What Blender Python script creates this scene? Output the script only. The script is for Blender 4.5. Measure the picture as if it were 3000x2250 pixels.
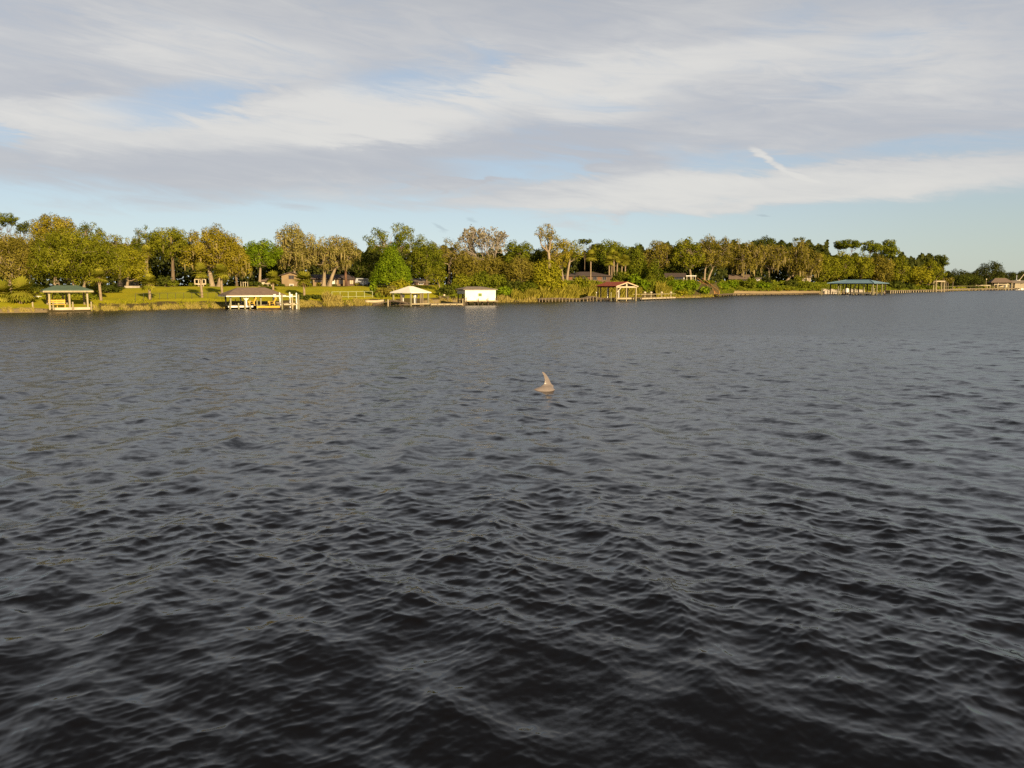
import bpy, math, random
import numpy as np
from mathutils import Vector, Matrix

R = math.radians
for o in list(bpy.data.objects):
    bpy.data.objects.remove(o)
scene = bpy.context.scene
COL = scene.collection

# ------------------------------------------------------------------ camera
CAM_H = 3.5
FPX = 2400.0                       # focal length in photo pixels (3000 wide)
HORIZON = 835.0
PITCH = math.atan((1125 - HORIZON) / FPX)
cam_d = bpy.data.cameras.new('camera')
cam_d.sensor_width = 36.0
cam_d.lens = 36.0 * FPX / 3000.0
cam_d.clip_start = 0.1
cam_d.clip_end = 6000
cam = bpy.data.objects.new('camera', cam_d)
COL.objects.link(cam)
cam.location = (0, 0, CAM_H)
cam.rotation_euler = (R(90) - PITCH, 0, 0)
scene.camera = cam

# ------------------------------------------------------------------ light
SUN_EL, SUN_AZ = 18.0, 152.0       # azimuth clockwise from +Y: behind the viewer, to the right
sun_dir = Vector((math.sin(R(SUN_AZ)) * math.cos(R(SUN_EL)), math.cos(R(SUN_AZ)) * math.cos(R(SUN_EL)), math.sin(R(SUN_EL))))
sd = bpy.data.lights.new('sun', 'SUN')
sd.energy = 5.0
sd.angle = R(0.5)
sd.color = (1.0, 0.76, 0.44)
sun = bpy.data.objects.new('sun', sd)
COL.objects.link(sun)
sun.rotation_euler = sun_dir.to_track_quat('Z', 'Y').to_euler()

scene.view_settings.view_transform = 'Standard'
scene.view_settings.look = 'None'
EXPOSURE = 1.05
scene.view_settings.exposure = EXPOSURE
scene.view_settings.gamma = 1.0
scene.view_settings.use_curve_mapping = False
scene.cycles.max_bounces = 6
scene.cycles.transparent_max_bounces = 8
scene.cycles.sample_clamp_indirect = 4.0
scene.cycles.use_denoising = False


class NT:
    """small helper to write node trees"""
    def __init__(self, tree):
        self.t = tree
        self.n = tree.nodes
        self.l = tree.links

    def node(self, typ, **kw):
        nd = self.n.new(typ)
        for k, v in kw.items():
            setattr(nd, k, v)
        return nd

    def put(self, sock, v):
        if isinstance(v, bpy.types.NodeSocket):
            self.l.new(v, sock)
        else:
            sock.default_value = v

    def math(self, op, a, b=0.0, c=0.0, clamp=False):
        nd = self.node('ShaderNodeMath', operation=op, use_clamp=clamp)
        self.put(nd.inputs[0], a)
        self.put(nd.inputs[1], b)
        self.put(nd.inputs[2], c)
        return nd.outputs[0]

    def vmath(self, op, a, b=(0, 0, 0)):
        nd = self.node('ShaderNodeVectorMath', operation=op)
        self.put(nd.inputs[0], a)
        if op == 'SCALE':
            self.put(nd.inputs['Scale'], b)
        else:
            self.put(nd.inputs[1], b)
        return nd.outputs[0]

    def noise(self, vec, scale, detail=3.0, rough=0.55, dist=0.0):
        nd = self.node('ShaderNodeTexNoise')
        self.put(nd.inputs['Vector'], vec)
        nd.inputs['Scale'].default_value = scale
        nd.inputs['Detail'].default_value = detail
        nd.inputs['Roughness'].default_value = rough
        nd.inputs['Distortion'].default_value = dist
        return nd.outputs[0], nd.outputs[1]

    def smooth(self, v, a, b, lo=0.0, hi=1.0):
        nd = self.node('ShaderNodeMapRange', interpolation_type='SMOOTHSTEP')
        self.put(nd.inputs[0], v)
        nd.inputs[1].default_value = a
        nd.inputs[2].default_value = b
        nd.inputs[3].default_value = lo
        nd.inputs[4].default_value = hi
        return nd.outputs[0]

    def mix(self, f, a, b):
        nd = self.node('ShaderNodeMix', data_type='RGBA')
        self.put(nd.inputs[0], f)
        self.put(nd.inputs[6], a)
        self.put(nd.inputs[7], b)
        return nd.outputs[2]


def c4(c):
    return (c[0], c[1], c[2], 1.0)


# ------------------------------------------------------------------ world: daylight sky with cloud bands
def azel(px, py):
    """direction (azimuth, elevation in degrees) that a point of the photograph shows"""
    u, v = (px - 1500) / FPX, (1125 - py) / FPX
    y = math.cos(PITCH) + v * math.sin(PITCH)
    z = -math.sin(PITCH) + v * math.cos(PITCH)
    return math.degrees(math.atan2(u, y)), math.degrees(math.atan2(z, math.hypot(u, y)))


world = bpy.data.worlds.new('World')
scene.world = world
world.use_nodes = True
W = NT(world.node_tree)
for nd in list(W.n):
    W.n.remove(nd)
tc = W.node('ShaderNodeTexCoord')
sep = W.node('ShaderNodeSeparateXYZ')
W.l.new(tc.outputs['Generated'], sep.inputs[0])
dx, dy, dz = sep.outputs
sky = W.node('ShaderNodeTexSky', sky_type='NISHITA')
sky.sun_disc = False
sky.sun_elevation = R(SUN_EL)
sky.sun_rotation = R(SUN_AZ)
sky.air_density = 1.0
sky.dust_density = 0.4
sky.ozone_density = 1.0
az = W.math('MULTIPLY', W.math('ARCTAN2', dx, dy), 180 / math.pi)
el = W.math('MULTIPLY', W.math('ARCSINE', dz), 180 / math.pi)
# streaky noise directions: strongly flattened in z so that it stretches along the horizon
cmb = W.node('ShaderNodeCombineXYZ')
W.l.new(dx, cmb.inputs[0]); W.l.new(dy, cmb.inputs[1])
W.l.new(W.math('MULTIPLY', dz, 5.5), cmb.inputs[2])
sv = cmb.outputs[0]
nA, nAc = W.noise(sv, 2.6, 6.0, 0.55, 0.3)
nB, nBc = W.noise(W.vmath('ADD', sv, (3.1, 7.7, 1.3)), 5.0, 5.0, 0.52, 0.5)
cmf = W.node('ShaderNodeCombineXYZ')
W.l.new(dx, cmf.inputs[0]); W.l.new(dy, cmf.inputs[1])
W.l.new(W.math('ADD', W.math('MULTIPLY', dz, 6.5), W.math('MULTIPLY', dx, 0.9)), cmf.inputs[2])
nC, nCc = W.noise(cmf.outputs[0], 9.0, 8.0, 0.66, 0.9)
# warped (azimuth, elevation) plane for the individual bands
cmb2 = W.node('ShaderNodeCombineXYZ')
W.l.new(az, cmb2.inputs[0]); W.l.new(el, cmb2.inputs[1])
warp = W.vmath('MULTIPLY', W.vmath('SUBTRACT', nAc, (0.5, 0.5, 0.5)), (10.0, 2.6, 0.0))
warp2 = W.vmath('MULTIPLY', W.vmath('SUBTRACT', nBc, (0.5, 0.5, 0.5)), (6.0, 1.8, 0.0))
warp3 = W.vmath('MULTIPLY', W.vmath('SUBTRACT', nCc, (0.5, 0.5, 0.5)), (5.5, 1.9, 0.0))
plane = W.vmath('ADD', W.vmath('ADD', cmb2.outputs[0], W.vmath('ADD', warp, warp2)), warp3)
plane_f = W.vmath('ADD', cmb2.outputs[0], W.vmath('ADD', W.vmath('SCALE', warp2, 0.35), W.vmath('SCALE', warp3, 0.3)))


def stroke(acc, p0, p1, thick, weight, fine=False, soft=1.35):
    a, b = azel(*p0), azel(*p1)
    cx, cy = (a[0] + b[0]) / 2, (a[1] + b[1]) / 2
    ln = math.hypot(b[0] - a[0], b[1] - a[1]) / 2 * soft
    th = thick / 43.0 / 2 * soft * 1.4
    mp = W.node('ShaderNodeMapping', vector_type='TEXTURE')
    W.l.new(plane_f if fine else plane, mp.inputs['Vector'])
    mp.inputs['Location'].default_value = (cx, cy, 0)
    mp.inputs['Rotation'].default_value = (0, 0, math.atan2(b[1] - a[1], b[0] - a[0]))
    mp.inputs['Scale'].default_value = (ln, th, 1)
    g = W.node('ShaderNodeTexGradient', gradient_type='SPHERICAL')
    W.l.new(mp.outputs[0], g.inputs[0])
    s = W.smooth(g.outputs['Fac'], 0.0, 0.75)
    return W.math('MULTIPLY_ADD', s, weight, acc)


# coverage: cloud deck above about 6 degrees, clearer towards the horizon
edge = W.math('ADD', el, W.math('MULTIPLY', W.math('SUBTRACT', nA, 0.5), 5.0))
cov = W.smooth(edge, 3.6, 8.0, -0.25, 0.92)
cov = W.math('ADD', cov, W.math('MULTIPLY', W.math('SUBTRACT', nB, 0.5), 0.55))
for a in (
    # clear gaps (negative) and bands (positive), placed where the photograph shows them
    ((330, 330), (760, 280), 80, -0.56),
    ((950, 265), (1420, 195), 95, -0.45),
    ((-60, 400), (120, 385), 60, -0.6),
    ((1250, 480), (1900, 500), 70, -0.65),
    ((1900, 470), (2500, 465), 60, -0.65),
    ((2450, 440), (3100, 405), 60, -0.62),
    ((1330, 135), (1450, 165), 80, -0.25),
    ((2150, 60), (2400, 90), 90, -0.2),
    ((1560, 320), (2000, 310), 40, -0.3),
    ((2450, 150), (2800, 120), 60, -0.25),
    ((-200, 495), (1200, 465), 130, 0.34),
    ((1500, 590), (3150, 500), 95, 0.85),
    ((1000, 600), (2100, 560), 40, 0.35),
    ((1700, 505), (1960, 480), 40, 0.55),
    ((1150, 530), (1560, 525), 16, 0.5),
    ((-100, 600), (1000, 585), 40, 0.28),
    ((1600, 640), (2300, 610), 26, 0.35),
):
    cov = stroke(cov, *a)
for a in (
    ((770, 598), (960, 620), 16, 0.45),
    ((1590, 640), (1840, 688), 24, 0.4),
    ((1795, 590), (1850, 672), 26, 0.3),
    ((2195, 428), (2262, 465), 15, 0.6),
    ((2235, 450), (2298, 505), 14, 0.6),
    ((2280, 495), (2400, 535), 8, 0.5),
    ((1700, 480), (1830, 505), 22, 0.5),
):
    cov = stroke(cov, *a, fine=True)
cov = W.math('ADD', cov, W.math('MULTIPLY', W.math('SUBTRACT', nC, 0.5), 1.25))
cov = W.smooth(cov, -0.05, 1.0, 0.0, 0.86)
# brightness of the deck: creamy sunlit streaks over lavender grey
bri = W.math('ADD', W.math('MULTIPLY', W.math('SUBTRACT', nB, 0.5), 1.1), W.math('MULTIPLY', W.math('SUBTRACT', nC, 0.5), 1.0))
bri = W.math('ADD', bri, 0.24)
for a in (
    ((-50, 370), (900, 385), 110, 0.75),
    ((700, 360), (1600, 270), 120, 0.85),
    ((1300, 270), (2250, 160), 120, 0.85),
    ((2100, 180), (3100, 210), 150, 0.5),
    ((200, 70), (1000, 220), 130, 0.55),
    ((1500, 340), (1900, 345), 60, 0.5),
    ((900, 400), (1300, 400), 40, 0.5),
    ((-100, 540), (1100, 500), 100, -0.28),
    ((800, 480), (2200, 400), 90, -0.38),
    ((2000, 300), (3100, 330), 90, -0.3),
    ((1500, 590), (3150, 500), 100, 0.85),
    ((1200, 10), (2000, 30), 100, -0.25),
    ((-100, 250), (300, 250), 80, -0.25),
):
    bri = stroke(bri, *a)
for a in (((2195, 428), (2262, 465), 15, 0.7), ((2235, 450), (2298, 505), 14, 0.6), ((2280, 495), (2400, 535), 8, 0.5), ((900, 372), (1240, 400), 14, 0.35), ((1150, 345), (1300, 330), 12, 0.3), ((1600, 292), (1880, 275), 12, 0.35)):
    bri = stroke(bri, *a, fine=True)
bri = W.smooth(bri, -0.30, 1.40)
cloud = W.mix(bri, c4((0.490, 0.500, 0.535)), c4((0.77, 0.745, 0.70)))
# cloud overhead, mostly out of view, darkened to dim the near water's reflection
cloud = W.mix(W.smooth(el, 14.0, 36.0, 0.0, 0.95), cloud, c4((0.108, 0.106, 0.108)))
STRENGTH = 0.1
EXPO = 2 ** EXPOSURE
# pale haze low over the horizon, a little greyer downstream
haze_c = W.mix(W.smooth(az, 0.0, 36.0), c4((0.50, 0.63, 0.69)), c4((0.42, 0.50, 0.47)))
haze_c = W.mix(W.smooth(el, 1.0, 11.0), haze_c, c4((0.37, 0.475, 0.60)))
haze_c = W.vmath('SCALE', haze_c, 1.0 / (STRENGTH * EXPO))
skyc = W.mix(0.85, W.vmath('MULTIPLY', sky.outputs[0], (0.95, 0.90, 0.95)), haze_c)
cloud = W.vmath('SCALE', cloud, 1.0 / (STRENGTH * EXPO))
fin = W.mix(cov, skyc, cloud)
# three little scraps of dark scud low over the trees
dk = 0.0
for a in (((1272, 656), (1308, 678), 9, 0.3), ((1376, 640), (1404, 648), 9, 0.26), ((2226, 630), (2254, 637), 5, 0.3)):
    dk = stroke(dk, *a, fine=True)
fin = W.mix(dk, fin, W.vmath('SCALE', (0.30, 0.36, 0.41), 1.0 / (STRENGTH * EXPO)))
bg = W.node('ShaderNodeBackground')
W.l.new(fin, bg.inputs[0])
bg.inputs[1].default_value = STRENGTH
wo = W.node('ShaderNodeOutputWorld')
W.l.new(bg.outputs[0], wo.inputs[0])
world.cycles.sampling_method = 'MANUAL'
world.cycles.sample_map_resolution = 512


# ------------------------------------------------------------------ places
def P(px, py, D):
    """world point that photo pixel (px, py) shows at depth D metres"""
    u, v = (px - 1500) / FPX, (1125 - py) / FPX
    y = math.cos(PITCH) + v * math.sin(PITCH)
    z = -math.sin(PITCH) + v * math.cos(PITCH)
    return Vector((u / y * D, D, CAM_H + z / y * D))


def depth_of(py):
    """depth of a point on the water seen at photo row py"""
    v = (1125 - py) / FPX
    y = math.cos(PITCH) + v * math.sin(PITCH)
    z = -math.sin(PITCH) + v * math.cos(PITCH)
    return CAM_H / (-z / y)


U0 = 1.0 / (math.cos(PITCH) + (1125 - HORIZON) / FPX * math.sin(PITCH))
SHORE = [(-2600, 921), (-900, 920), (-300, 919), (0, 916.5), (150, 915), (400, 909.5), (640, 904), (880, 901), (1083, 895.5), (1250, 891),
         (1461, 886.5), (1572, 885), (1760, 877), (1966, 873.5), (2079, 871), (2150, 864.5), (2400, 861.5), (2590, 859.5), (2725, 854.5),
         (2830, 851.5), (3000, 847.6), (3400, 845.5), (4500, 846), (6500, 851)]
SH_U = np.array([(p - 1500) / FPX * U0 for p, _ in SHORE])
SH_D = np.array([depth_of(y) for _, y in SHORE])
PROF = [(-2600, 3.0, 30), (1000, 3.15, 30), (1200, 3.3, 28), (1500, 3.8, 26), (1900, 4.2, 26), (2080, 4.4, 30), (2420, 4.0, 38), (2600, 2.6, 38), (2760, 1.6, 30), (6500, 1.6, 30)]
PR_U = np.array([(p - 1500) / FPX * U0 for p, _, _ in PROF])
PR_H = np.array([h for _, h, _ in PROF])
PR_T = np.array([t for _, _, t in PROF])


def shore_d(u):
    return np.interp(u, SH_U, SH_D)


def ground_z(x, y):
    u = x / y
    t = y - shore_d(u)
    h = np.interp(u, PR_U, PR_H)
    t1 = np.interp(u, PR_U, PR_T)
    s = np.clip(t / t1, 0, 1)
    up = h * (0.30 * np.clip(t / 7.0, 0, 1) + 0.70 * (s * s * (3 - 2 * s)))
    return np.where(t < 0, np.maximum(t * 0.12, -1.2), 0.06 + up)


def U_of(px):
    return (px - 1500) / FPX * U0


def spot(px, t):
    """ground point under photo column px, t metres beyond the waterline"""
    u = U_of(px)
    D = float(shore_d(u)) + t
    x = u * D
    return Vector((x, D, float(ground_z(x, D))))


# ------------------------------------------------------------------ object helpers
def obj(name, me, mat=None, parent=None):
    o = bpy.data.objects.new(name, me)
    COL.objects.link(o)
    if mat is not None and not me.materials:
        me.materials.append(mat)
    if parent is not None:
        o.parent = parent
    return o


def tag(o, label=None, cat=None, group=None, kind=None):
    if label:
        o['label'] = label
    if cat:
        o['category'] = cat
    if group:
        o['group'] = group
    if kind:
        o['kind'] = kind
    return o


def thing(name, label, cat, loc, rz=0.0, group=None):
    o = bpy.data.objects.new(name, None)
    o.empty_display_size = 0.5
    COL.objects.link(o)
    o.location = loc
    o.rotation_euler = (0, 0, rz)
    return tag(o, label, cat, group)


def quad_mesh(name, V, n_side=4, tint=None, smooth=False):
    """mesh of separate n-gons from an (n*k, 3) array"""
    V = np.ascontiguousarray(V, dtype=np.float32)
    nf = len(V) // n_side
    me = bpy.data.meshes.new(name)
    me.vertices.add(len(V))
    me.vertices.foreach_set('co', V.ravel())
    me.loops.add(nf * n_side)
    me.loops.foreach_set('vertex_index', np.arange(nf * n_side, dtype=np.int32))
    me.polygons.add(nf)
    me.polygons.foreach_set('loop_start', np.arange(0, nf * n_side, n_side, dtype=np.int32))
    if tint is not None:
        at = me.attributes.new('tint', 'FLOAT', 'FACE')
        at.data.foreach_set('value', np.ascontiguousarray(tint, dtype=np.float32))
    me.update(calc_edges=True)
    return me


class MB:
    """collects boxes, bars and tubes and links them as one mesh object"""
    def __init__(self):
        self.v = []
        self.f = []

    def add(self, vs, fs):
        b = len(self.v)
        self.v += [tuple(v) for v in vs]
        self.f += [tuple(i + b for i in f) for f in fs]
        return self

    def box(self, c, s, rz=0.0):
        cx, cy, cz = c
        hx, hy, hz = s[0] / 2, s[1] / 2, s[2] / 2
        ca, sa = math.cos(rz), math.sin(rz)
        vs = []
        for z in (-hz, hz):
            for x, y in ((-hx, -hy), (hx, -hy), (hx, hy), (-hx, hy)):
                vs.append((cx + x * ca - y * sa, cy + x * sa + y * ca, cz + z))
        return self.add(vs, [(3, 2, 1, 0), (4, 5, 6, 7), (0, 1, 5, 4), (1, 2, 6, 5), (2, 3, 7, 6), (3, 0, 4, 7)])

    def bar(self, p0, p1, w, h=None, n=4):
        return self.tube([p0, p1], [w / 2, (h or w) / 2] if n != 4 else [w / 2 * 1.414] * 2, n)

    def tube(self, pts, rad, n=6, cap=True):
        pts = [Vector(p) for p in pts]
        b = len(self.v)
        prev = None
        for i, p in enumerate(pts):
            d = (pts[min(i + 1, len(pts) - 1)] - pts[max(i - 1, 0)])
            if d.length < 1e-9:
                d = Vector((0, 0, 1))
            d.normalize()
            if prev is None:
                a = Vector((1, 0, 0)) if abs(d.x) < 0.8 else Vector((0, 1, 0))
            else:
                a = prev
            x = (a - d * a.dot(d)).normalized()
            prev = x
            y = d.cross(x)
            off = math.pi / 4 if n == 4 else 0
            for k in range(n):
                t = 2 * math.pi * k / n + off
                q = p + (x * math.cos(t) + y * math.sin(t)) * rad[i]
                self.v.append(tuple(q))
        for i in range(len(pts) - 1):
            for k in range(n):
                k2 = (k + 1) % n
                self.f.append((b + i * n + k, b + i * n + k2, b + (i + 1) * n + k2, b + (i + 1) * n + k))
        if cap:
            self.f.append(tuple(b + k for k in reversed(range(n))))
            e = b + (len(pts) - 1) * n
            self.f.append(tuple(e + k for k in range(n)))
        return self

    def build(self, name, mat, parent=None, smooth=False, bevel=0.0):
        me = bpy.data.meshes.new(name)
        me.from_pydata(self.v, [], self.f)
        if smooth:
            me.polygons.foreach_set('use_smooth', [True] * len(me.polygons))
        me.update()
        return obj(name, me, mat, parent)


# ------------------------------------------------------------------ materials
def surface(name, col, col2=None, scale=3.0, rough=0.75, stretch=(1, 1, 1), bump=0.0, spec=0.3, metal=0.0, detail=4.0):
    m = bpy.data.materials.new(name)
    m.use_nodes = True
    T = NT(m.node_tree)
    bs = T.n['Principled BSDF']
    g = T.node('ShaderNodeTexCoord')
    v = T.vmath('MULTIPLY', g.outputs['Object'], stretch)
    f, _ = T.noise(v, scale, detail, 0.6)
    col2 = col2 or tuple(c * 0.65 for c in col)
    f2 = T.smooth(f, 0.3, 0.7)
    T.l.new(T.mix(f2, c4(col), c4(col2)), bs.inputs['Base Color'])
    bs.inputs['Roughness'].default_value = rough
    bs.inputs['Specular IOR Level'].default_value = spec
    bs.inputs['Metallic'].default_value = metal
    if bump:
        b = T.node('ShaderNodeBump')
        b.inputs['Strength'].default_value = bump
        b.inputs['Distance'].default_value = 0.03
        T.l.new(f, b.inputs['Height'])
        T.l.new(b.outputs[0], bs.inputs['Normal'])
    return m


def leaf_mat(name, cols, trans=0.3):
    """foliage: colour picked per leaf between the given colours, part of the light passes through"""
    m = bpy.data.materials.new(name)
    m.use_nodes = True
    T = NT(m.node_tree)
    T.n.remove(T.n['Principled BSDF'])
    a = T.node('ShaderNodeAttribute', attribute_name='tint')
    rp = T.node('ShaderNodeValToRGB')
    el_ = rp.color_ramp.elements
    while len(el_) < len(cols):
        el_.new(0.5)
    for i, c in enumerate(cols):
        el_[i].position = i / (len(cols) - 1)
        el_[i].color = c4(c)
    T.l.new(a.outputs['Fac'], rp.inputs[0])
    d = T.node('ShaderNodeBsdfDiffuse')
    tr = T.node('ShaderNodeBsdfTranslucent')
    T.l.new(rp.outputs[0], d.inputs[0])
    T.l.new(T.vmath('MULTIPLY', rp.outputs[0], (1.15, 1.2, 0.6)), tr.inputs[0])
    mx = T.node('ShaderNodeMixShader')
    mx.inputs[0].default_value = trans
    T.l.new(d.outputs[0], mx.inputs[1])
    T.l.new(tr.outputs[0], mx.inputs[2])
    T.l.new(mx.outputs[0], T.n['Material Output'].inputs[0])
    return m


M = {}
M['old_wood'] = surface('old_wood', (0.225, 0.180, 0.120), (0.128, 0.098, 0.064), 4, 0.85, (1, 1, 0.2), 0.3)
M['pale_wood'] = surface('pale_wood', (0.332, 0.281, 0.173), (0.242, 0.197, 0.115), 3, 0.8, (1, 1, 0.25), 0.2)
M['green_wood'] = surface('green_wood', (0.247, 0.232, 0.128), (0.165, 0.150, 0.083), 3, 0.85, (1, 1, 0.25), 0.2)
M['dark_wood'] = surface('dark_wood', (0.07, 0.05, 0.035), (0.035, 0.025, 0.018), 4, 0.85)
M['orange_wood'] = surface('orange_wood', (0.390, 0.203, 0.068), (0.285, 0.135, 0.045), 3, 0.75)
M['white_paint'] = surface('white_paint', (0.626, 0.610, 0.570), (0.547, 0.524, 0.477), 1.2, 0.5)
M['cream_paint'] = surface('cream_paint', (0.421, 0.363, 0.255), (0.357, 0.293, 0.191), 1.5, 0.6)
M['yellow_paint'] = surface('yellow_paint', (0.540, 0.345, 0.038), (0.465, 0.285, 0.030), 2.0, 0.55)
M['green_roof'] = surface('green_roof', (0.086, 0.128, 0.086), (0.068, 0.105, 0.071), 1.3, 0.5)
M['brown_shingle'] = surface('brown_shingle', (0.175, 0.125, 0.095), (0.125, 0.09, 0.068), 2.2, 0.9, bump=0.3)
M['dark_shingle'] = surface('dark_shingle', (0.085, 0.06, 0.05), (0.055, 0.04, 0.035), 2.2, 0.9)
M['grey_roof'] = surface('grey_roof', (0.225, 0.184, 0.143), (0.165, 0.135, 0.105), 1.6, 0.8)
M['red_roof'] = surface('red_roof', (0.29, 0.060, 0.014), (0.22, 0.045, 0.012), 1.4, 0.6)
M['blue_roof'] = surface('blue_roof', (0.150, 0.245, 0.300), (0.125, 0.21, 0.26), 1.0, 0.45)
M['white_roof'] = surface('white_roof', (0.680, 0.654, 0.595), (0.612, 0.586, 0.527), 1.0, 0.5)
M['tan_wall'] = surface('tan_wall', (0.216, 0.156, 0.084), (0.174, 0.120, 0.066), 1.2, 0.85)
M['brown_wall'] = surface('brown_wall', (0.120, 0.079, 0.056), (0.083, 0.053, 0.038), 1.5, 0.85)
M['rust_wall'] = surface('rust_wall', (0.180, 0.083, 0.045), (0.128, 0.060, 0.034), 1.5, 0.85)
M['lime_panel'] = surface('lime_panel', (0.098, 0.165, 0.030), (0.083, 0.139, 0.026), 1.5, 0.6)
M['glass'] = surface('glass', (0.03, 0.03, 0.035), (0.02, 0.02, 0.025), 1.0, 0.08, spec=0.6)
M['grey_paint'] = surface('grey_paint', (0.30, 0.31, 0.33), (0.25, 0.26, 0.28), 1.0, 0.35, spec=0.5)
M['rubber'] = surface('rubber', (0.03, 0.03, 0.03), (0.02, 0.02, 0.02), 2.0, 0.8)
M['rail_metal'] = surface('rail_metal', (0.315, 0.338, 0.188), (0.255, 0.270, 0.150), 2.0, 0.6)
M['dark_metal'] = surface('dark_metal', (0.06, 0.055, 0.04), (0.04, 0.035, 0.03), 2.0, 0.6)
M['bark'] = surface('bark', (0.150, 0.109, 0.068), (0.083, 0.060, 0.038), 2.5, 0.95, (1, 1, 0.25), 0.5)
M['pale_bark'] = surface('pale_bark', (0.277, 0.217, 0.143), (0.165, 0.124, 0.079), 2.5, 0.95, (1, 1, 0.25), 0.5)
M['pine_bark'] = surface('pine_bark', (0.150, 0.079, 0.045), (0.083, 0.045, 0.030), 2.5, 0.95, (1, 1, 0.25), 0.5)
M['grey_bark'] = surface('grey_bark', (0.270, 0.225, 0.188), (0.180, 0.146, 0.120), 2.5, 0.95)
M['palm_bark'] = surface('palm_bark', (0.270, 0.203, 0.128), (0.165, 0.120, 0.075), 3.0, 0.95, (1, 1, 2.0), 0.5)
M['rock'] = surface('rock', (0.375, 0.330, 0.262), (0.255, 0.217, 0.173), 1.5, 0.9)

L = {}
L['olive'] = leaf_mat('olive_leaves', [(0.092, 0.105, 0.009), (0.155, 0.165, 0.012), (0.235, 0.228, 0.020)])
L['green'] = leaf_mat('green_leaves', [(0.062, 0.082, 0.008), (0.112, 0.133, 0.011), (0.180, 0.190, 0.018)])
L['bright'] = leaf_mat('bright_leaves', [(0.078, 0.125, 0.007), (0.130, 0.190, 0.009), (0.200, 0.260, 0.015)])
L['lime'] = leaf_mat('lime_leaves', [(0.140, 0.145, 0.009), (0.225, 0.215, 0.014), (0.310, 0.280, 0.024)])
L['gold'] = leaf_mat('gold_leaves', [(0.150, 0.130, 0.010), (0.240, 0.200, 0.017), (0.330, 0.275, 0.036)])
L['brown'] = leaf_mat('brown_leaves', [(0.108, 0.096, 0.012), (0.175, 0.150, 0.022), (0.245, 0.206, 0.042)])
L['tan'] = leaf_mat('tan_leaves', [(0.155, 0.136, 0.030), (0.230, 0.200, 0.050), (0.305, 0.262, 0.085)])
L['dark'] = leaf_mat('dark_leaves', [(0.037, 0.051, 0.010), (0.066, 0.081, 0.013), (0.105, 0.116, 0.019)])
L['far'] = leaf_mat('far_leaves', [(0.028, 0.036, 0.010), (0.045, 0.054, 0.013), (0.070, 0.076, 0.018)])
L['grey'] = leaf_mat('grey_leaves', [(0.175, 0.150, 0.095), (0.240, 0.210, 0.140), (0.310, 0.275, 0.195)])
L['moss'] = leaf_mat('moss_strands', [(0.150, 0.122, 0.045), (0.200, 0.162, 0.062), (0.250, 0.205, 0.088)], 0.2)
L['palm'] = leaf_mat('palm_leaves', [(0.150, 0.160, 0.014), (0.240, 0.235, 0.024), (0.340, 0.310, 0.045)], 0.4)
L['dead'] = leaf_mat('dead_fronds', [(0.180, 0.125, 0.050), (0.250, 0.180, 0.075), (0.310, 0.230, 0.110)], 0.2)
L['reed'] = leaf_mat('reed_blades', [(0.215, 0.175, 0.040), (0.320, 0.255, 0.070), (0.420, 0.340, 0.115)], 0.3)
L['reed_green'] = leaf_mat('green_reed_blades', [(0.170, 0.160, 0.020), (0.250, 0.220, 0.030), (0.340, 0.285, 0.050)], 0.3)



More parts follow.
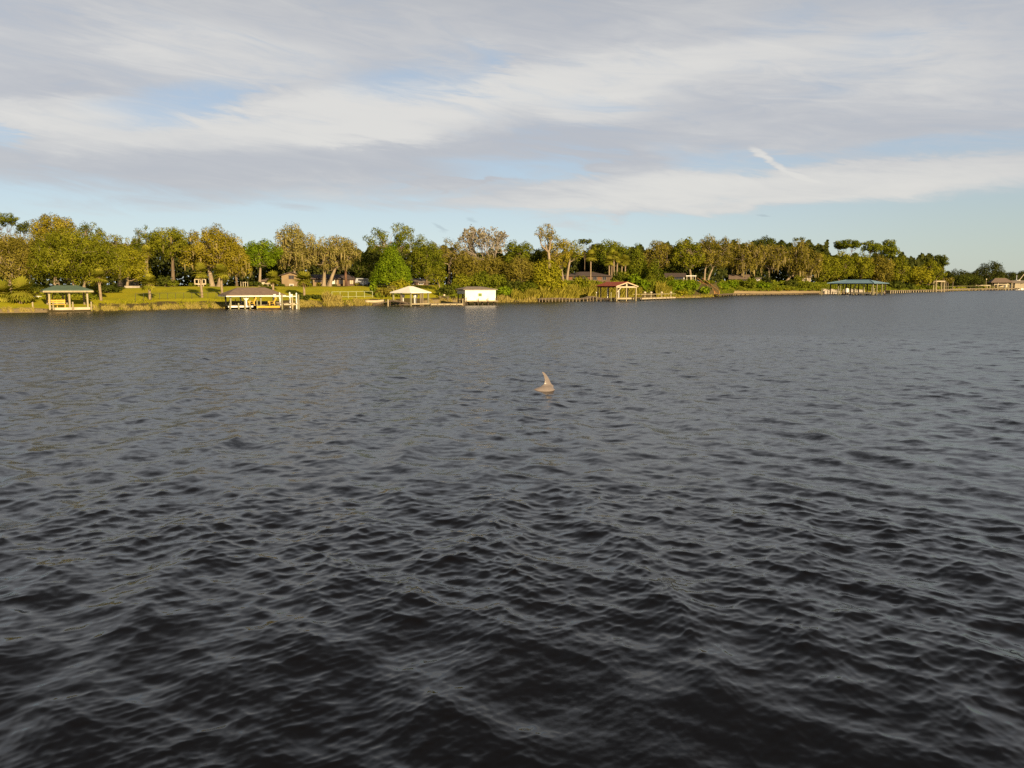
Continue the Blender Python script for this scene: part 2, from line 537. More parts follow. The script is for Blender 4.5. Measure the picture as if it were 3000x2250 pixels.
# ------------------------------------------------------------------ water
def build_water():
    rng = np.random.default_rng(7)
    th = np.radians(np.concatenate([np.linspace(-64, -38, 60)[:-1], np.linspace(-38, 38, 680), np.linspace(38, 64, 60)[1:]]))
    r = [4.0]
    while r[-1] < 120:
        r.append(r[-1] * (1.0032 if r[-1] < 14 else 1.0046 if r[-1] < 60 else 1.007))
    while r[-1] < 760:
        r.append(r[-1] * 1.022)
    r = np.array(r)
    TH, RR = np.meshgrid(th, r)
    X = RR * np.sin(TH)
    Y = RR * np.cos(TH)
    # waves run off where the bank is
    X0, Y0 = X.ravel(), Y.ravel()
    cell = np.maximum(np.gradient(r)[:, None] * np.ones_like(TH), RR * (th[400] - th[399])).ravel()
    Z = np.zeros_like(X0)
    DX = np.zeros_like(X0)
    DY = np.zeros_like(X0)
    comps = []
    def band(n, l0, l1, dirs, spread, slope):
        for i in range(n):
            lam = l0 * (l1 / l0) ** ((i + rng.random()) / n)
            a = dirs[int(rng.integers(len(dirs)))] + rng.normal(0, spread)
            comps.append((lam, a, slope * math.sqrt(2.0 / n)))
    # long low swell whose crests run along the line of sight
    band(22, 0.8, 2.2, (0.16, math.pi - 0.10, 0.10, math.pi - 0.2, -0.9, -2.2), 0.20, 0.076)
    # shorter wavelets with it, and the wind sea crossing them
    band(34, 0.20, 0.66, (0.28, math.pi - 0.22, -0.8, -2.3), 0.32, 0.058)
    band(38, 0.12, 0.45, (-1.15, -2.0), 0.30, 0.055)
    # fine wind ripples
    band(50, 0.035, 0.14, (-0.9, -1.57, -2.2, 0.3, 2.8), 0.40, 0.090)
    # slow gust pattern: rougher and smoother patches
    gust = np.ones_like(X0)
    for i in range(10):
        a = rng.uniform(0, 2 * math.pi)
        k = 2 * math.pi / rng.uniform(2.5, 18)
        gust += 0.13 * np.cos(k * (X0 * math.cos(a) + Y0 * math.sin(a)) + rng.uniform(0, 6.28))
    gust = np.clip(0.5 + 1.15 * (gust - 0.55), 0.30, 1.75)
    tot = sum(s * s for _, _, s in comps)
    lost = np.zeros_like(X0)
    for lam, a, s in comps:
        k = 2 * math.pi / lam
        w = np.clip((lam / cell - 2.0) / 1.6, 0, 1)
        lost += s * s * (1 - w * w)
        idx = w > 0
        ph = k * (X0[idx] * math.cos(a) + Y0[idx] * math.sin(a)) + rng.uniform(0, 6.28)
        amp = s / k * w[idx] * (gust[idx] if lam < 0.4 else 0.2 + 0.8 * gust[idx] if lam < 0.8 else 1.0)
        Z[idx] += amp * np.cos(ph)
        q = 1.5 * amp * np.sin(ph)
        DX[idx] -= q * math.cos(a)
        DY[idx] -= q * math.sin(a)
    # the ripples the swimming animal leaves
    cx, cy = DOLPHIN.x, DOLPHIN.y
    d = np.hypot(X0 - cx, (Y0 - cy))
    Z += 0.035 * np.exp(-((d - 0.75) / 0.35) ** 2) * np.cos((X0 - cx) * 3 + 1) - 0.02 * np.exp(-(d / 0.7) ** 2)
    for ox, oy, sg in ((0.62, 0.25, 0.30), (-0.8, -0.2, 0.25), (1.2, 0.35, 0.25)):
        Z += 0.038 * np.exp(-(((X0 - cx - ox) / 0.5) ** 2 + ((Y0 - cy - oy) / sg) ** 2))
    lod = np.sqrt(lost / tot)
    fade = np.clip((shore_d(X0 / Y0) + 1 - Y0) / 6, 0.15, 1)
    Z *= fade
    V = np.stack([X0 + DX, Y0 + DY, Z], 1).astype(np.float32)
    nr, nt = TH.shape
    i = np.arange(nr - 1)[:, None] * nt + np.arange(nt - 1)[None, :]
    F = np.stack([i, i + 1, i + nt + 1, i + nt], -1).reshape(-1, 4)
    # drop the part that lies well inland
    cy_ = Y0[F[:, 0]]
    keep = cy_ < shore_d(X0[F[:, 0]] / cy_) + 25
    F = F[keep]
    me = bpy.data.meshes.new('river_water')
    me.vertices.add(len(V))
    me.vertices.foreach_set('co', V.ravel())
    me.loops.add(F.size)
    me.loops.foreach_set('vertex_index', F.astype(np.int32).ravel())
    me.polygons.add(len(F))
    me.polygons.foreach_set('loop_start', np.arange(0, F.size, 4, dtype=np.int32))
    me.polygons.foreach_set('use_smooth', np.ones(len(F), dtype=bool))
    at = me.attributes.new('lod', 'FLOAT', 'POINT')
    at.data.foreach_set('value', lod.astype(np.float32))
    me.update(calc_edges=True)
    m = bpy.data.materials.new('dark_river_water')
    m.use_nodes = True
    T = NT(m.node_tree)
    bs = T.n['Principled BSDF']
    bs.inputs['Base Color'].default_value = c4((0.0020, 0.0013, 0.0008))
    bs.inputs['Roughness'].default_value = 0.06
    bs.inputs['IOR'].default_value = 1.33
    g = T.node('ShaderNodeNewGeometry')
    pos, nrm = g.outputs['Position'], g.outputs['Normal']
    half = (0.5, 0.5, 0.5)
    _, c1 = T.noise(T.vmath('MULTIPLY', pos, (1.0, 1.3, 1.0)), 17.0, 4.0, 0.62, 0.5)
    patch, _ = T.noise(pos, 0.22, 2.0, 0.5)
    k1 = T.smooth(patch, 0.35, 0.68, 0.01, 0.16)
    s1 = T.vmath('SCALE', T.vmath('SUBTRACT', c1, half), k1)
    # the waves too fine for the distant part of the mesh
    _, c2 = T.noise(T.vmath('MULTIPLY', pos, (0.8, 1.1, 1.0)), 4.6, 2.5, 0.55, 0.3)
    lo = T.node('ShaderNodeAttribute', attribute_name='lod')
    s2 = T.vmath('SCALE', T.vmath('SUBTRACT', c2, half), T.math('MULTIPLY', lo.outputs['Fac'], 0.44))
    _, c3 = T.noise(T.vmath('MULTIPLY', pos, (0.8, 1.2, 1.0)), 1.5, 2.0, 0.5, 0.3)
    s3 = T.vmath('SCALE', T.vmath('SUBTRACT', c3, half), T.math('MULTIPLY', lo.outputs['Fac'], 0.42))
    s2 = T.vmath('ADD', s2, s3)
    s = T.vmath('MULTIPLY', T.vmath('ADD', s1, s2), (1.0, 1.0, 0.0))
    T.l.new(T.math('ADD', T.math('MULTIPLY', T.math('POWER', lo.outputs['Fac'], 1.5), 0.28), 0.012), bs.inputs['Roughness'])
    n = T.vmath('NORMALIZE', T.vmath('ADD', nrm, s))
    T.l.new(n, bs.inputs['Normal'])
    o = obj('river_water', me, m)
    tag(o, 'dark rippled river water', 'water', kind='structure')


DOLPHIN = P(1597, 1142, depth_of(1142))
build_water()


# ------------------------------------------------------------------ ground
def build_ground():
    px = np.concatenate([np.linspace(-2600, -100, 30)[:-1], np.linspace(-100, 3100, 420), np.linspace(3100, 6500, 30)[1:]])
    t = np.array([-14, -8, -4, -2, -1, -0.4, 0, 0.4, 1, 2, 3, 4, 5, 6, 7, 8] + list(np.arange(9.5, 42, 1.5)) + [45, 50, 60, 80, 110, 160, 260, 450, 800, 1600, 3000])
    UU, TT = np.meshgrid(U_of(px), t)
    D = shore_d(UU) + TT
    X, Y = UU * D, D
    Z = ground_z(X, Y)
    rng = np.random.default_rng(3)
    for i in range(14):
        a = rng.uniform(0, 6.28)
        k = 2 * math.pi / rng.uniform(3, 14)
        Z += 0.025 * np.cos(k * (X * math.cos(a) + Y * math.sin(a)) + rng.uniform(0, 6)) * (TT > 1)
    nr, nt = X.shape
    i = np.arange(nr - 1)[:, None] * nt + np.arange(nt - 1)[None, :]
    F = np.stack([i, i + 1, i + nt + 1, i + nt], -1).reshape(-1, 4)
    V = np.stack([X.ravel(), Y.ravel(), Z.ravel()], 1)
    me = bpy.data.meshes.new('ground')
    me.from_pydata(V.tolist(), [], F.tolist())
    me.polygons.foreach_set('use_smooth', [True] * len(me.polygons))
    # what covers the soil: mown lawn, sand, leaf litter
    PX = (UU / U0 * FPX + 1500).ravel()
    TTr = TT.ravel()
    lawn = ((PX < 1290) & (TTr > 5.5) & (TTr < 33)).astype(float)
    lawn[(PX < 285) & (TTr > 14)] = 0.25
    lawn[(PX < 285) & (TTr > 2) & (TTr <= 14)] = 0.8
    sand = (((PX > 2150) & (PX < 2420) & (TTr < 5.5)) | ((PX > 1950) & (PX < 2060) & (TTr < 2)) | ((PX > 2420) & (TTr < 5)) | ((PX < 130) & (TTr < 3)) | ((PX > 1240) & (PX < 1350) & (TTr < 4))).astype(float)
    for nm, val in (('lawn', lawn), ('sand', sand)):
        at = me.attributes.new(nm, 'FLOAT', 'POINT')
        at.data.foreach_set('value', val.astype(np.float32))
    m = bpy.data.materials.new('ground_cover')
    m.use_nodes = True
    T = NT(m.node_tree)
    bs = T.n['Principled BSDF']
    bs.inputs['Roughness'].default_value = 0.95
    bs.inputs['Specular IOR Level'].default_value = 0.1
    g = T.node('ShaderNodeNewGeometry')
    f1, _ = T.noise(g.outputs['Position'], 0.16, 4, 0.6)
    f2, _ = T.noise(g.outputs['Position'], 2.2, 4, 0.65)
    al = T.node('ShaderNodeAttribute', attribute_name='lawn')
    asd = T.node('ShaderNodeAttribute', attribute_name='sand')
    litter = T.mix(f2, c4((0.10, 0.075, 0.03)), c4((0.055, 0.045, 0.018)))
    grass = T.mix(T.smooth(f1, 0.35, 0.65), c4((0.30, 0.26, 0.009)), c4((0.235, 0.235, 0.010)))
    grass = T.mix(T.smooth(f2, 0.3, 0.75, 0.0, 0.5), grass, c4((0.20, 0.20, 0.010)))
    sandc = T.mix(f2, c4((0.33, 0.25, 0.135)), c4((0.25, 0.185, 0.095)))
    c = T.mix(T.smooth(T.math('ADD', al.outputs['Fac'], T.math('MULTIPLY', T.math('SUBTRACT', f2, 0.5), 0.6)), 0.3, 0.7), litter, grass)
    c = T.mix(asd.outputs['Fac'], c, sandc)
    T.l.new(c, bs.inputs['Base Color'])
    b = T.node('ShaderNodeBump')
    b.inputs['Strength'].default_value = 0.6
    b.inputs['Distance'].default_value = 0.15
    T.l.new(f2, b.inputs['Height'])
    T.l.new(b.outputs[0], bs.inputs['Normal'])
    o = obj('ground', me, m)
    tag(o, 'grassy river bank rising from the water', 'ground', kind='structure')


build_ground()


# ------------------------------------------------------------------ dolphin
def build_dolphin():
    root = thing('dolphin', 'pale dolphin surfacing with its curved dorsal fin out of the dark water', 'dolphin', (DOLPHIN.x, DOLPHIN.y, 0.0), R(30))
    # local +X is the swimming direction; stations along the arched back
    N, K = 60, 40
    xs = np.linspace(-1.45, 1.35, N)
    rad_x = [-1.45, -1.2, -0.9, -0.5, -0.1, 0.3, 0.65, 0.9, 1.05, 1.15, 1.25, 1.35]
    rad_r = [0.03, 0.06, 0.11, 0.19, 0.255, 0.28, 0.25, 0.20, 0.13, 0.075, 0.05, 0.025]
    V, F = [], []
    for i, x in enumerate(xs):
        r = np.interp(x, rad_x, rad_r)
        # top of the back: highest just ahead of the fin
        top = 0.160 - 0.31 * abs((x - 0.12) / 1.0) ** 1.75 * (1.0 if x < 0.12 else 7.0)
        zc = top - r * 1.05
        for k in range(K):
            t = 2 * math.pi * k / K
            y = r * 0.92 * math.sin(t)
            z = zc + r * 1.05 * math.cos(t)
            V.append((x, y, z))
    for i in range(N - 1):
        for k in range(K):
            k2 = (k + 1) % K
            F.append((i * K + k, (i + 1) * K + k, (i + 1) * K + k2, i * K + k2))
    F.append(tuple(range(K)))
    F.append(tuple((N - 1) * K + k for k in reversed(range(K))))
    # dorsal fin: lofted aerofoil sections from a broad foot to a swept tip
    rows = 18
    base = len(V)
    KS = 16
    for j in range(rows):
        s = j / (rows - 1)
        z = -0.02 + 0.64 * s
        s0 = s
        s = max(0.0, (z - 0.13) / 0.49)
        flare = max(0.0, 1 - s / 0.22) ** 2
        lead = 0.25 - 0.10 * s - 0.205 * s ** 2.0 + 0.08 * flare
        trail = -0.062 - 0.01 * s - 0.07 * s ** 2.0 + 0.055 * math.sin(math.pi * min(1, s * 1.05)) - 0.11 * flare
        if j == rows - 1:
            mid = (lead + trail) / 2 - 0.02
            lead, trail = mid + 0.012, mid - 0.012
        c, m_ = lead - trail, (lead + trail) / 2
        th = 0.034 * (1 - s) ** 0.7 + 0.006 + 0.075 * flare
        for k in range(KS):
            t = 2 * math.pi * k / KS
            V.append((m_ + c / 2 * math.cos(t), th * math.sin(t) * (0.75 + 0.25 * math.cos(t)), z))
    for j in range(rows - 1):
        for k in range(KS):
            k2 = (k + 1) % KS
            F.append((base + j * KS + k, base + j * KS + k2, base + (j + 1) * KS + k2, base + (j + 1) * KS + k))
    F.append(tuple(base + (rows - 1) * KS + k for k in range(KS)))
    F.append(tuple(base + k for k in reversed(range(KS))))
    me = bpy.data.meshes.new('dolphin_body')
    me.from_pydata(V, [], F)
    me.polygons.foreach_set('use_smooth', [True] * len(me.polygons))
    m = bpy.data.materials.new('dolphin_skin')
    m.use_nodes = True
    T = NT(m.node_tree)
    bs = T.n['Principled BSDF']
    g = T.node('ShaderNodeTexCoord')
    f, _ = T.noise(g.outputs['Object'], 5.0, 4.0, 0.6)
    T.l.new(T.mix(f, c4((0.175, 0.150, 0.142)), c4((0.125, 0.104, 0.098))), bs.inputs['Base Color'])
    bs.inputs['Roughness'].default_value = 0.28
    bs.inputs['Specular IOR Level'].default_value = 0.4
    o = obj('body', me, m, root)
    rm = o.modifiers.new('weld', 'REMESH')
    rm.mode = 'VOXEL'
    rm.voxel_size = 0.012
    rm.use_smooth_shade = True
    sm = o.modifiers.new('soften', 'SMOOTH')
    sm.factor = 0.5
    sm.iterations = 6


build_dolphin()


# ------------------------------------------------------------------ plants: builders
def rnd_dirs(rng, n):
    v = rng.normal(size=(n, 3))
    return v / np.linalg.norm(v, axis=1, keepdims=True)


def leaf_quads(rng, c, nrm, size, aspect=0.6):
    """diamond shaped leaf sprays: centres c, facing nrm, half length size"""
    n = len(c)
    nrm = nrm / np.maximum(np.linalg.norm(nrm, axis=1, keepdims=True), 1e-6)
    t = np.cross(nrm, rnd_dirs(rng, n))
    t /= np.maximum(np.linalg.norm(t, axis=1, keepdims=True), 1e-6)
    b = np.cross(nrm, t)
    s = size[:, None] if np.ndim(size) else size
    s = s * rng.uniform(0.65, 1.35, (n, 1))
    V = np.stack([c + t * s, c + b * s * aspect + nrm * s * 0.15, c - t * s, c - b * s * aspect + nrm * s * 0.15], 1)
    return V.reshape(-1, 3)


def crown_mesh(name, rng, puffs, leaf, per_area=2.2, up=0.35, tint_spread=0.28, flat=1.0, hollow=0.6):
    """leaves spread over and inside a set of puffs [(centre, radius)]"""
    VV, TT = [], []
    for c, r in puffs:
        n = max(8, int(per_area * 4 * r * r / (leaf * leaf) * 0.62))
        d = rnd_dirs(rng, n)
        rad = r * (hollow + (1.08 - hollow) * rng.random((n, 1)) ** 0.7)
        wob = 1 + 0.22 * np.sin(d[:, :1] * 5 + c[0]) * np.cos(d[:, 2:] * 4 + c[2])
        pos = np.array(c) + d * rad * wob * np.array([1, 1, flat])
        nr = d * 1.0 + rnd_dirs(rng, n) * 0.6 + np.array([0, 0, up])
        VV.append(leaf_quads(rng, pos, nr, leaf))
        pt = rng.uniform(0.5 - tint_spread * 1.3, 0.5 + tint_spread * 1.3)
        TT.append(np.clip(pt + rng.normal(0, 0.13, n), 0, 1))
    return quad_mesh(name, np.concatenate(VV), 4, np.concatenate(TT))


def make_puffs(rng, n, C, Rr, shape='dome', pr=(0.24, 0.36), even=True):
    """centres filling an uneven crown of half sizes Rr about C"""
    out = []
    rmean = (Rr[0] * Rr[2]) ** 0.5
    tries = 0
    while len(out) < n and tries < n * 40:
        tries += 1
        d = rnd_dirs(rng, 1)[0]
        q = rng.random() ** 0.28
        r = rmean * rng.uniform(*pr) * 1.12
        if shape == 'dome':
            if d[2] < 0:
                d[2] *= 0.8
        elif shape == 'cone':
            zz = rng.random() ** 1.3
            a = rng.uniform(0, 6.283)
            w = (1 - zz) * 0.95 + 0.08
            d = np.array([math.cos(a) * w, math.sin(a) * w, -1 + 2 * zz])
            q = rng.uniform(0.55, 1.0)
            d[2] /= max(q, 0.3)
        elif shape == 'flat':
            d[2] *= 0.55
        k = np.array([max(Rr[0] - r * 0.55, 0.05), max(Rr[1] - r * 0.6, 0.05), max(Rr[2] - r * 0.7, 0.05)])
        p = np.array(C) + d * q * k
        if even and any(np.linalg.norm((p - o) / np.array([1, 1, 0.9])) < 0.62 * (r + ro) * 0.75 for o, ro in out):
            continue
        out.append((p, r))
    return out


def limb(mb, p0, p1, r0, r1, rng, n=5, seg=5, sag=0.12):
    p0, p1 = Vector(p0), Vector(p1)
    L_ = (p1 - p0).length
    side = Vector(rng.normal(size=3)) * L_ * 0.09
    pts, rad = [], []
    for i in range(seg + 1):
        s = i / seg
        p = p0.lerp(p1, s) + Vector((0, 0, 1)) * (-sag * L_ * math.sin(math.pi * s) * 0.4) + side * math.sin(math.pi * s)
        if 0 < i < seg:
            p += Vector(rng.normal(size=3)) * L_ * 0.022
        pts.append(p)
        rad.append(r0 + (r1 - r0) * s)
    mb.tube(pts, rad, n, cap=False)
    return pts


SEED = [100]


def tree(name, label, px, t, top, width, leaf='green', bark='bark', low=None, trunk_px=None, n=26, shape='dome', pr=(0.22, 0.34),
         leaf_size=0.2, density=2.0, twigs=0, moss=0, cat='tree', group=None, trunk_r=None, deep=0.8, trunks=1, hollow=0.6, flat=1.0, lean=0.0, droop=0.0, spread=0.28, bend=1.0):
    """a tree whose crown spans photo column px +- width/2, tops out at photo row top and whose foliage ends near row low"""
    SEED[0] += 1
    rng = np.random.default_rng(SEED[0])
    tp = trunk_px if trunk_px is not None else px
    u = U_of(px)
    D = float(shore_d(u)) + t
    ppm = FPX / D * U0
    g = spot(tp, t)
    base = Vector((U_of(tp) * D, D, float(ground_z(U_of(tp) * D, D)) - 0.05))
    ztop = P(px, top, D).z
    zlow = P(px, low, D).z if low is not None else base.z + 0.28 * (ztop - base.z)
    cx = U_of(px) * D
    rx = width * 1.07 / ppm / 2
    rz = max((ztop - zlow) / 2, 0.3)
    root = thing(name, label, cat, base, 0, group)
    C = np.array([cx - base.x, 0.0, (ztop + zlow) / 2 - base.z])
    Rr = np.array([rx, max(rx * deep, 0.4), rz])
    puffs = make_puffs(rng, int(n * 1.35), C, Rr, shape, pr)
    if droop:
        puffs = [(p - np.array([0, 0, droop * rz * (abs(p[0] - C[0]) / rx) ** 2]), r) for p, r in puffs]
    H = ztop - base.z
    mb = MB()
    tr = trunk_r or max(0.10, 0.030 * H)
    fork_z = max(0.12 * H, min(C[2] - rz * 0.75, 0.5 * H))
    forks = []
    for k in range(trunks):
        off = (k - (trunks - 1) / 2) * tr * 3.2
        fx = C[0] * 0.35 + off * 2.0 + rng.normal(0, 0.1)
        f = Vector((fx, rng.normal(0, 0.2), fork_z))
        pts = []
        for i in range(6):
            s = i / 5
            pts.append(Vector((off + (fx - off) * s ** 1.4 + lean * s, f.y * s, fork_z * s)))
        mb.tube(pts, [tr * (1.35 - 0.6 * (i / 5) ** 0.5) if i else tr * 1.6 for i in range(6)], 8, cap=False)
        forks.append((pts[-1], tr * 0.72))
    order = sorted(puffs, key=lambda q: -q[1])
    mains = []
    for i, (p, r) in enumerate(order):
        if i < 6 or not mains:
            f, fr = forks[i % len(forks)]
            pts = limb(mb, f, p, fr * 0.62, fr * 0.16, rng, 6, 6, 0.25 * bend)
            mains.append(pts)
        else:
            best, bd = None, 1e9
            for mp in mains:
                for q in mp[2:5]:
                    d = (q - Vector(p)).length
                    if d < bd:
                        best, bd = q, d
            limb(mb, best, p, tr * 0.22, tr * 0.06, rng, 4, 4, 0.15 * bend)
    for i in range(twigs):
        p, r = puffs[int(rng.integers(len(puffs)))]
        d = rnd_dirs(rng, 1)[0]
        d[2] = abs(d[2]) * 0.8
        limb(mb, Vector(p), Vector(p + d * r * rng.uniform(1.0, 1.3)), tr * 0.18, tr * 0.05, rng, 3, 3, 0.1)
    mb.build('trunk', M[bark], root, smooth=True)
    ls = leaf_size * 0.46 * D / 110.0
    obj('crown', crown_mesh(name + '_crown', rng, puffs, ls, density, hollow=hollow, flat=flat, tint_spread=spread), L[leaf], root)
    if moss:
        VV, TT = [], []
        for i in range(int(moss * 0.6)):
            p, r = puffs[int(rng.integers(len(puffs)))]
            d = rnd_dirs(rng, 1)[0]
            q = np.array(p) + d * r * 0.8 * np.array([1, 1, 0.5]) - np.array([0, 0, 0.35 * r])
            ln, w = rng.uniform(0.3, 1.2) * D / 130, rng.uniform(0.07, 0.16) * D / 130
            a = rng.uniform(0, 3.14)
            dx_, dy_ = math.cos(a) * w, math.sin(a) * w
            sx = rng.normal(0, 0.1)
            VV += [q + [-dx_, -dy_, 0], q + [dx_, dy_, 0], q + [dx_ * 0.4 + sx, dy_ * 0.4, -ln], q + [-dx_ * 0.4 + sx, -dy_ * 0.4, -ln * 0.9]]
            TT.append(rng.random())
        tag(obj('hanging_moss', quad_mesh('hanging_moss', np.array(VV), 4, np.array(TT)), L['moss'], root), kind='stuff')
    return root


def bare_tree(name, label, px, t, top, width, low, leaf='grey', bark='grey_bark', leaves=900, stems=4, group=None):
    """leafless or barely leafing tree: a fan of forking twigs"""
    SEED[0] += 1
    rng = np.random.default_rng(SEED[0])
    D = float(shore_d(U_of(px))) + t
    base = Vector((U_of(px) * D, D, float(ground_z(U_of(px) * D, D)) - 0.05))
    ppm = FPX / D * U0
    H = P(px, top, D).z - base.z
    rx = width / ppm / 2
    root = thing(name, label, 'tree', base, 0, group)
    mb = MB()
    tips = []

    def grow(p, d, ln, r, dep):
        q = p + d * ln
        mid = p.lerp(q, 0.5) + Vector(rng.normal(size=3)) * ln * 0.06
        mb.tube([p, mid, q], [r, r * 0.8, r * 0.6], 6 if dep > 3 else 4 if dep > 1 else 3, cap=False)
        if dep <= 2:
            tips.append((mid, q))
        if dep == 0:
            return
        for k in range(3 if rng.random() < 0.45 or dep > 3 else 2):
            nd = (d + Vector(rng.normal(size=3)) * 0.42 + Vector((0, 0, 0.16))).normalized()
            grow(q, nd, ln * rng.uniform(0.66, 0.86), r * 0.6, dep - 1)
    for s in range(stems):
        a = (s - (stems - 1) / 2) / max(1, stems - 1) * 2 if stems > 1 else 0
        d = Vector((a * rx / H * 1.1, rng.normal(0, 0.16), 1.0)).normalized()
        grow(Vector((a * 0.5, rng.normal(0, 0.3), 0)), d, H * 0.30, 0.022 * H, 5)
    # fit the grown shape to the height it has
    V = np.array(mb.v)
    kz = H / V[:, 2].max()
    kx = min(2.0, 2 * rx / max(0.1, np.percentile(V[:, 0], 99) - np.percentile(V[:, 0], 1)))
    mb.v = [tuple(v) for v in V * np.array([kx, kx, kz])]
    mb.build('trunk', M[bark], root)
    n = leaves
    idx = rng.integers(len(tips), size=n)
    s = rng.random(n)
    c = np.array([tuple(tips[i][0].lerp(tips[i][1], float(k))) for i, k in zip(idx, s)]) * np.array([kx, kx, kz]) + rng.normal(0, 0.16, (n, 3))
    obj('crown', quad_mesh('sparse_crown', leaf_quads(rng, c, rnd_dirs(rng, n), 0.14 * D / 120, 0.7), 4, rng.random(n)), L[leaf], root)
    return root


def palm(label, px, t, crown_y, base_y=None, crown_w=50, skirt=0.5, lean=0.0, group='cabbage palms', fat=1.0, dens=1.0):
    SEED[0] += 1
    rng = np.random.default_rng(SEED[0])
    D = float(shore_d(U_of(px))) + t
    base = Vector((U_of(px) * D, D, float(ground_z(U_of(px) * D, D)) - 0.05))
    ppm = FPX / D * U0
    zc = P(px, crown_y, D).z - base.z
    rad = crown_w / ppm / 2
    root = thing('palm_tree', label, 'palm tree', base, 0, group)
    mb = MB()
    pts = [Vector((lean * (1 - (1 - s) ** 2) * zc, 0, zc * s)) for s in np.linspace(0, 1, 9)]
    r = 0.17 * fat
    mb.tube(pts, [r * 1.35] + [r * (1.08 + 0.07 * (i % 2)) for i in range(7)] + [r * 1.2], 8)
    mb.build('trunk', M['palm_bark'], root, smooth=True)
    top = pts[-1]

    def fronds(n, lo, hi, size, name, mat, l0=0.22, l1=0.62):
        VV, TT = [], []
        for i in range(n):
            a = rng.uniform(0, 6.283)
            e = rng.uniform(lo, hi)
            d = Vector((math.cos(a) * math.cos(e), math.sin(a) * math.cos(e), math.sin(e)))
            side = Vector((-math.sin(a), math.cos(a), 0))
            upv = side.cross(d) * -1
            L1 = size * rng.uniform(l0, l1)
            hub = top + d * L1 - Vector((0, 0, 0.05 * size))
            w = 0.02 * size + 0.012
            VV += [top - side * w, top + side * w, hub + side * w, hub - side * w]
            tv = rng.random()
            TT.append(tv)
            B = size * rng.uniform(0.45, 0.70)
            for k in range(9):
                f = (k - 4) / 4 * 1.75
                bd = (d * math.cos(f) + side * math.sin(f) + upv * 0.12).normalized()
                bs = bd.cross(upv).normalized()
                ln = B * (1 - 0.22 * abs(f) / 1.75)
                m1 = hub + bd * ln * 0.55
                tip = hub + bd * ln - Vector((0, 0, 0.22 * ln * (1.2 - d.z)))
                ww = 0.11 * B
                VV += [hub, m1 + bs * ww, tip, m1 - bs * ww]
                TT.append(min(1, max(0, tv + rng.normal(0, 0.15))))
        obj(name, quad_mesh(name, np.array([tuple(v) for v in VV]), 4, np.array(TT)), mat, root)
    fronds(int(58 * dens), -0.85, 1.4, rad, 'crown', L['palm'])
    if skirt:
        fronds(int(16 * skirt) + 4, -1.25, -0.45, rad * 0.85, 'dead_fronds', L['dead'], 0.1, 0.3)
    return root


def shrub(label, px, t, top, width, leaf='green', low=None, n=9, name='shrub', cat='shrub', leaf_size=0.15, density=2.2, shape='dome', group=None, deep=0.8, stems=5, pr=(0.32, 0.5)):
    SEED[0] += 1
    rng = np.random.default_rng(SEED[0])
    D = float(shore_d(U_of(px))) + t
    base = Vector((U_of(px) * D, D, float(ground_z(U_of(px) * D, D)) - 0.05))
    ppm = FPX / D * U0
    ztop = P(px, top, D).z - base.z
    zlow = P(px, low, D).z - base.z if low else 0.05
    rx, rz = width / ppm / 2, max(0.2, (ztop - zlow) / 2)
    root = thing(name, label, cat, base, 0, group)
    puffs = make_puffs(rng, n, np.array([0, 0, zlow + rz]), np.array([rx, max(0.4, rx * deep), rz]), shape, pr)
    mb = MB()
    for i in range(stems):
        p, r = puffs[i % len(puffs)]
        limb(mb, Vector((rng.normal(0, 0.15), rng.normal(0, 0.15), 0)), Vector(p), 0.05, 0.018, rng, 4, 3, 0.1)
    mb.build('stem', M['bark'], root)
    obj('foliage', crown_mesh('shrub_foliage', rng, puffs, leaf_size * 0.8 * D / 110, density), L[leaf], root)
    return root


def reeds(name, label, spans, n, hmin, hmax, mat, w=0.03, clump=0.0):
    """many upright blades along stretches of the bank: spans of (px0, px1, t0, t1, height factor)"""
    SEED[0] += 1
    rng = np.random.default_rng(SEED[0])
    VV, TT = [], []
    wt = np.array([(b - a) * (t1 - t0) ** 0.5 for a, b, t0, t1, _ in spans])
    wt = wt / wt.sum()
    for (a, b, t0, t1, hf), q in zip(spans, wt):
        k = int(n * q)
        px = rng.uniform(a, b, k)
        t = rng.uniform(t0, t1, k)
        if clump:
            keep = np.sin(px * 0.21 + 1.3 * np.sin(px * 0.043) + t * 0.5) + 0.8 * np.sin(px * 0.077 + 2) + rng.normal(0, 0.6, k) > -clump
            px, t = px[keep], t[keep]
            k = len(px)
        u = U_of(px)
        D = shore_d(u) + t
        x, y = u * D, D
        z = ground_z(x, y) - 0.05
        h = rng.uniform(hmin, hmax, k) * hf * (0.75 + 0.4 * np.sin(px * 0.11) * np.sin(px * 0.037 + 1))
        an = rng.uniform(0, 3.14, k)
        ww = w * (D / 110)
        ax, ay = np.cos(an) * ww, np.sin(an) * ww
        lx, ly = rng.normal(0, 0.22, k) * h + 0.08 * h, rng.normal(0, 0.2, k) * h
        p0 = np.stack([x - ax, y - ay, z], 1)
        p1 = np.stack([x + ax, y + ay, z], 1)
        p2 = np.stack([x + ax * 0.7 + lx * 0.45, y + ay * 0.7 + ly * 0.45, z + h * 0.6], 1)
        p3 = np.stack([x + lx, y + ly, z + h], 1)
        VV.append(np.stack([p0, p1, p2, p3], 1).reshape(-1, 3))
        TT.append(np.clip(rng.normal(0.5, 0.28, k), 0, 1))
    o = obj(name, quad_mesh(name, np.concatenate(VV), 4, np.concatenate(TT)), mat)
    tag(o, label, 'reeds', kind='stuff')
    return o


# ------------------------------------------------------------------ buildings: builders
def place(px, py, D):
    return P(px, py, D)


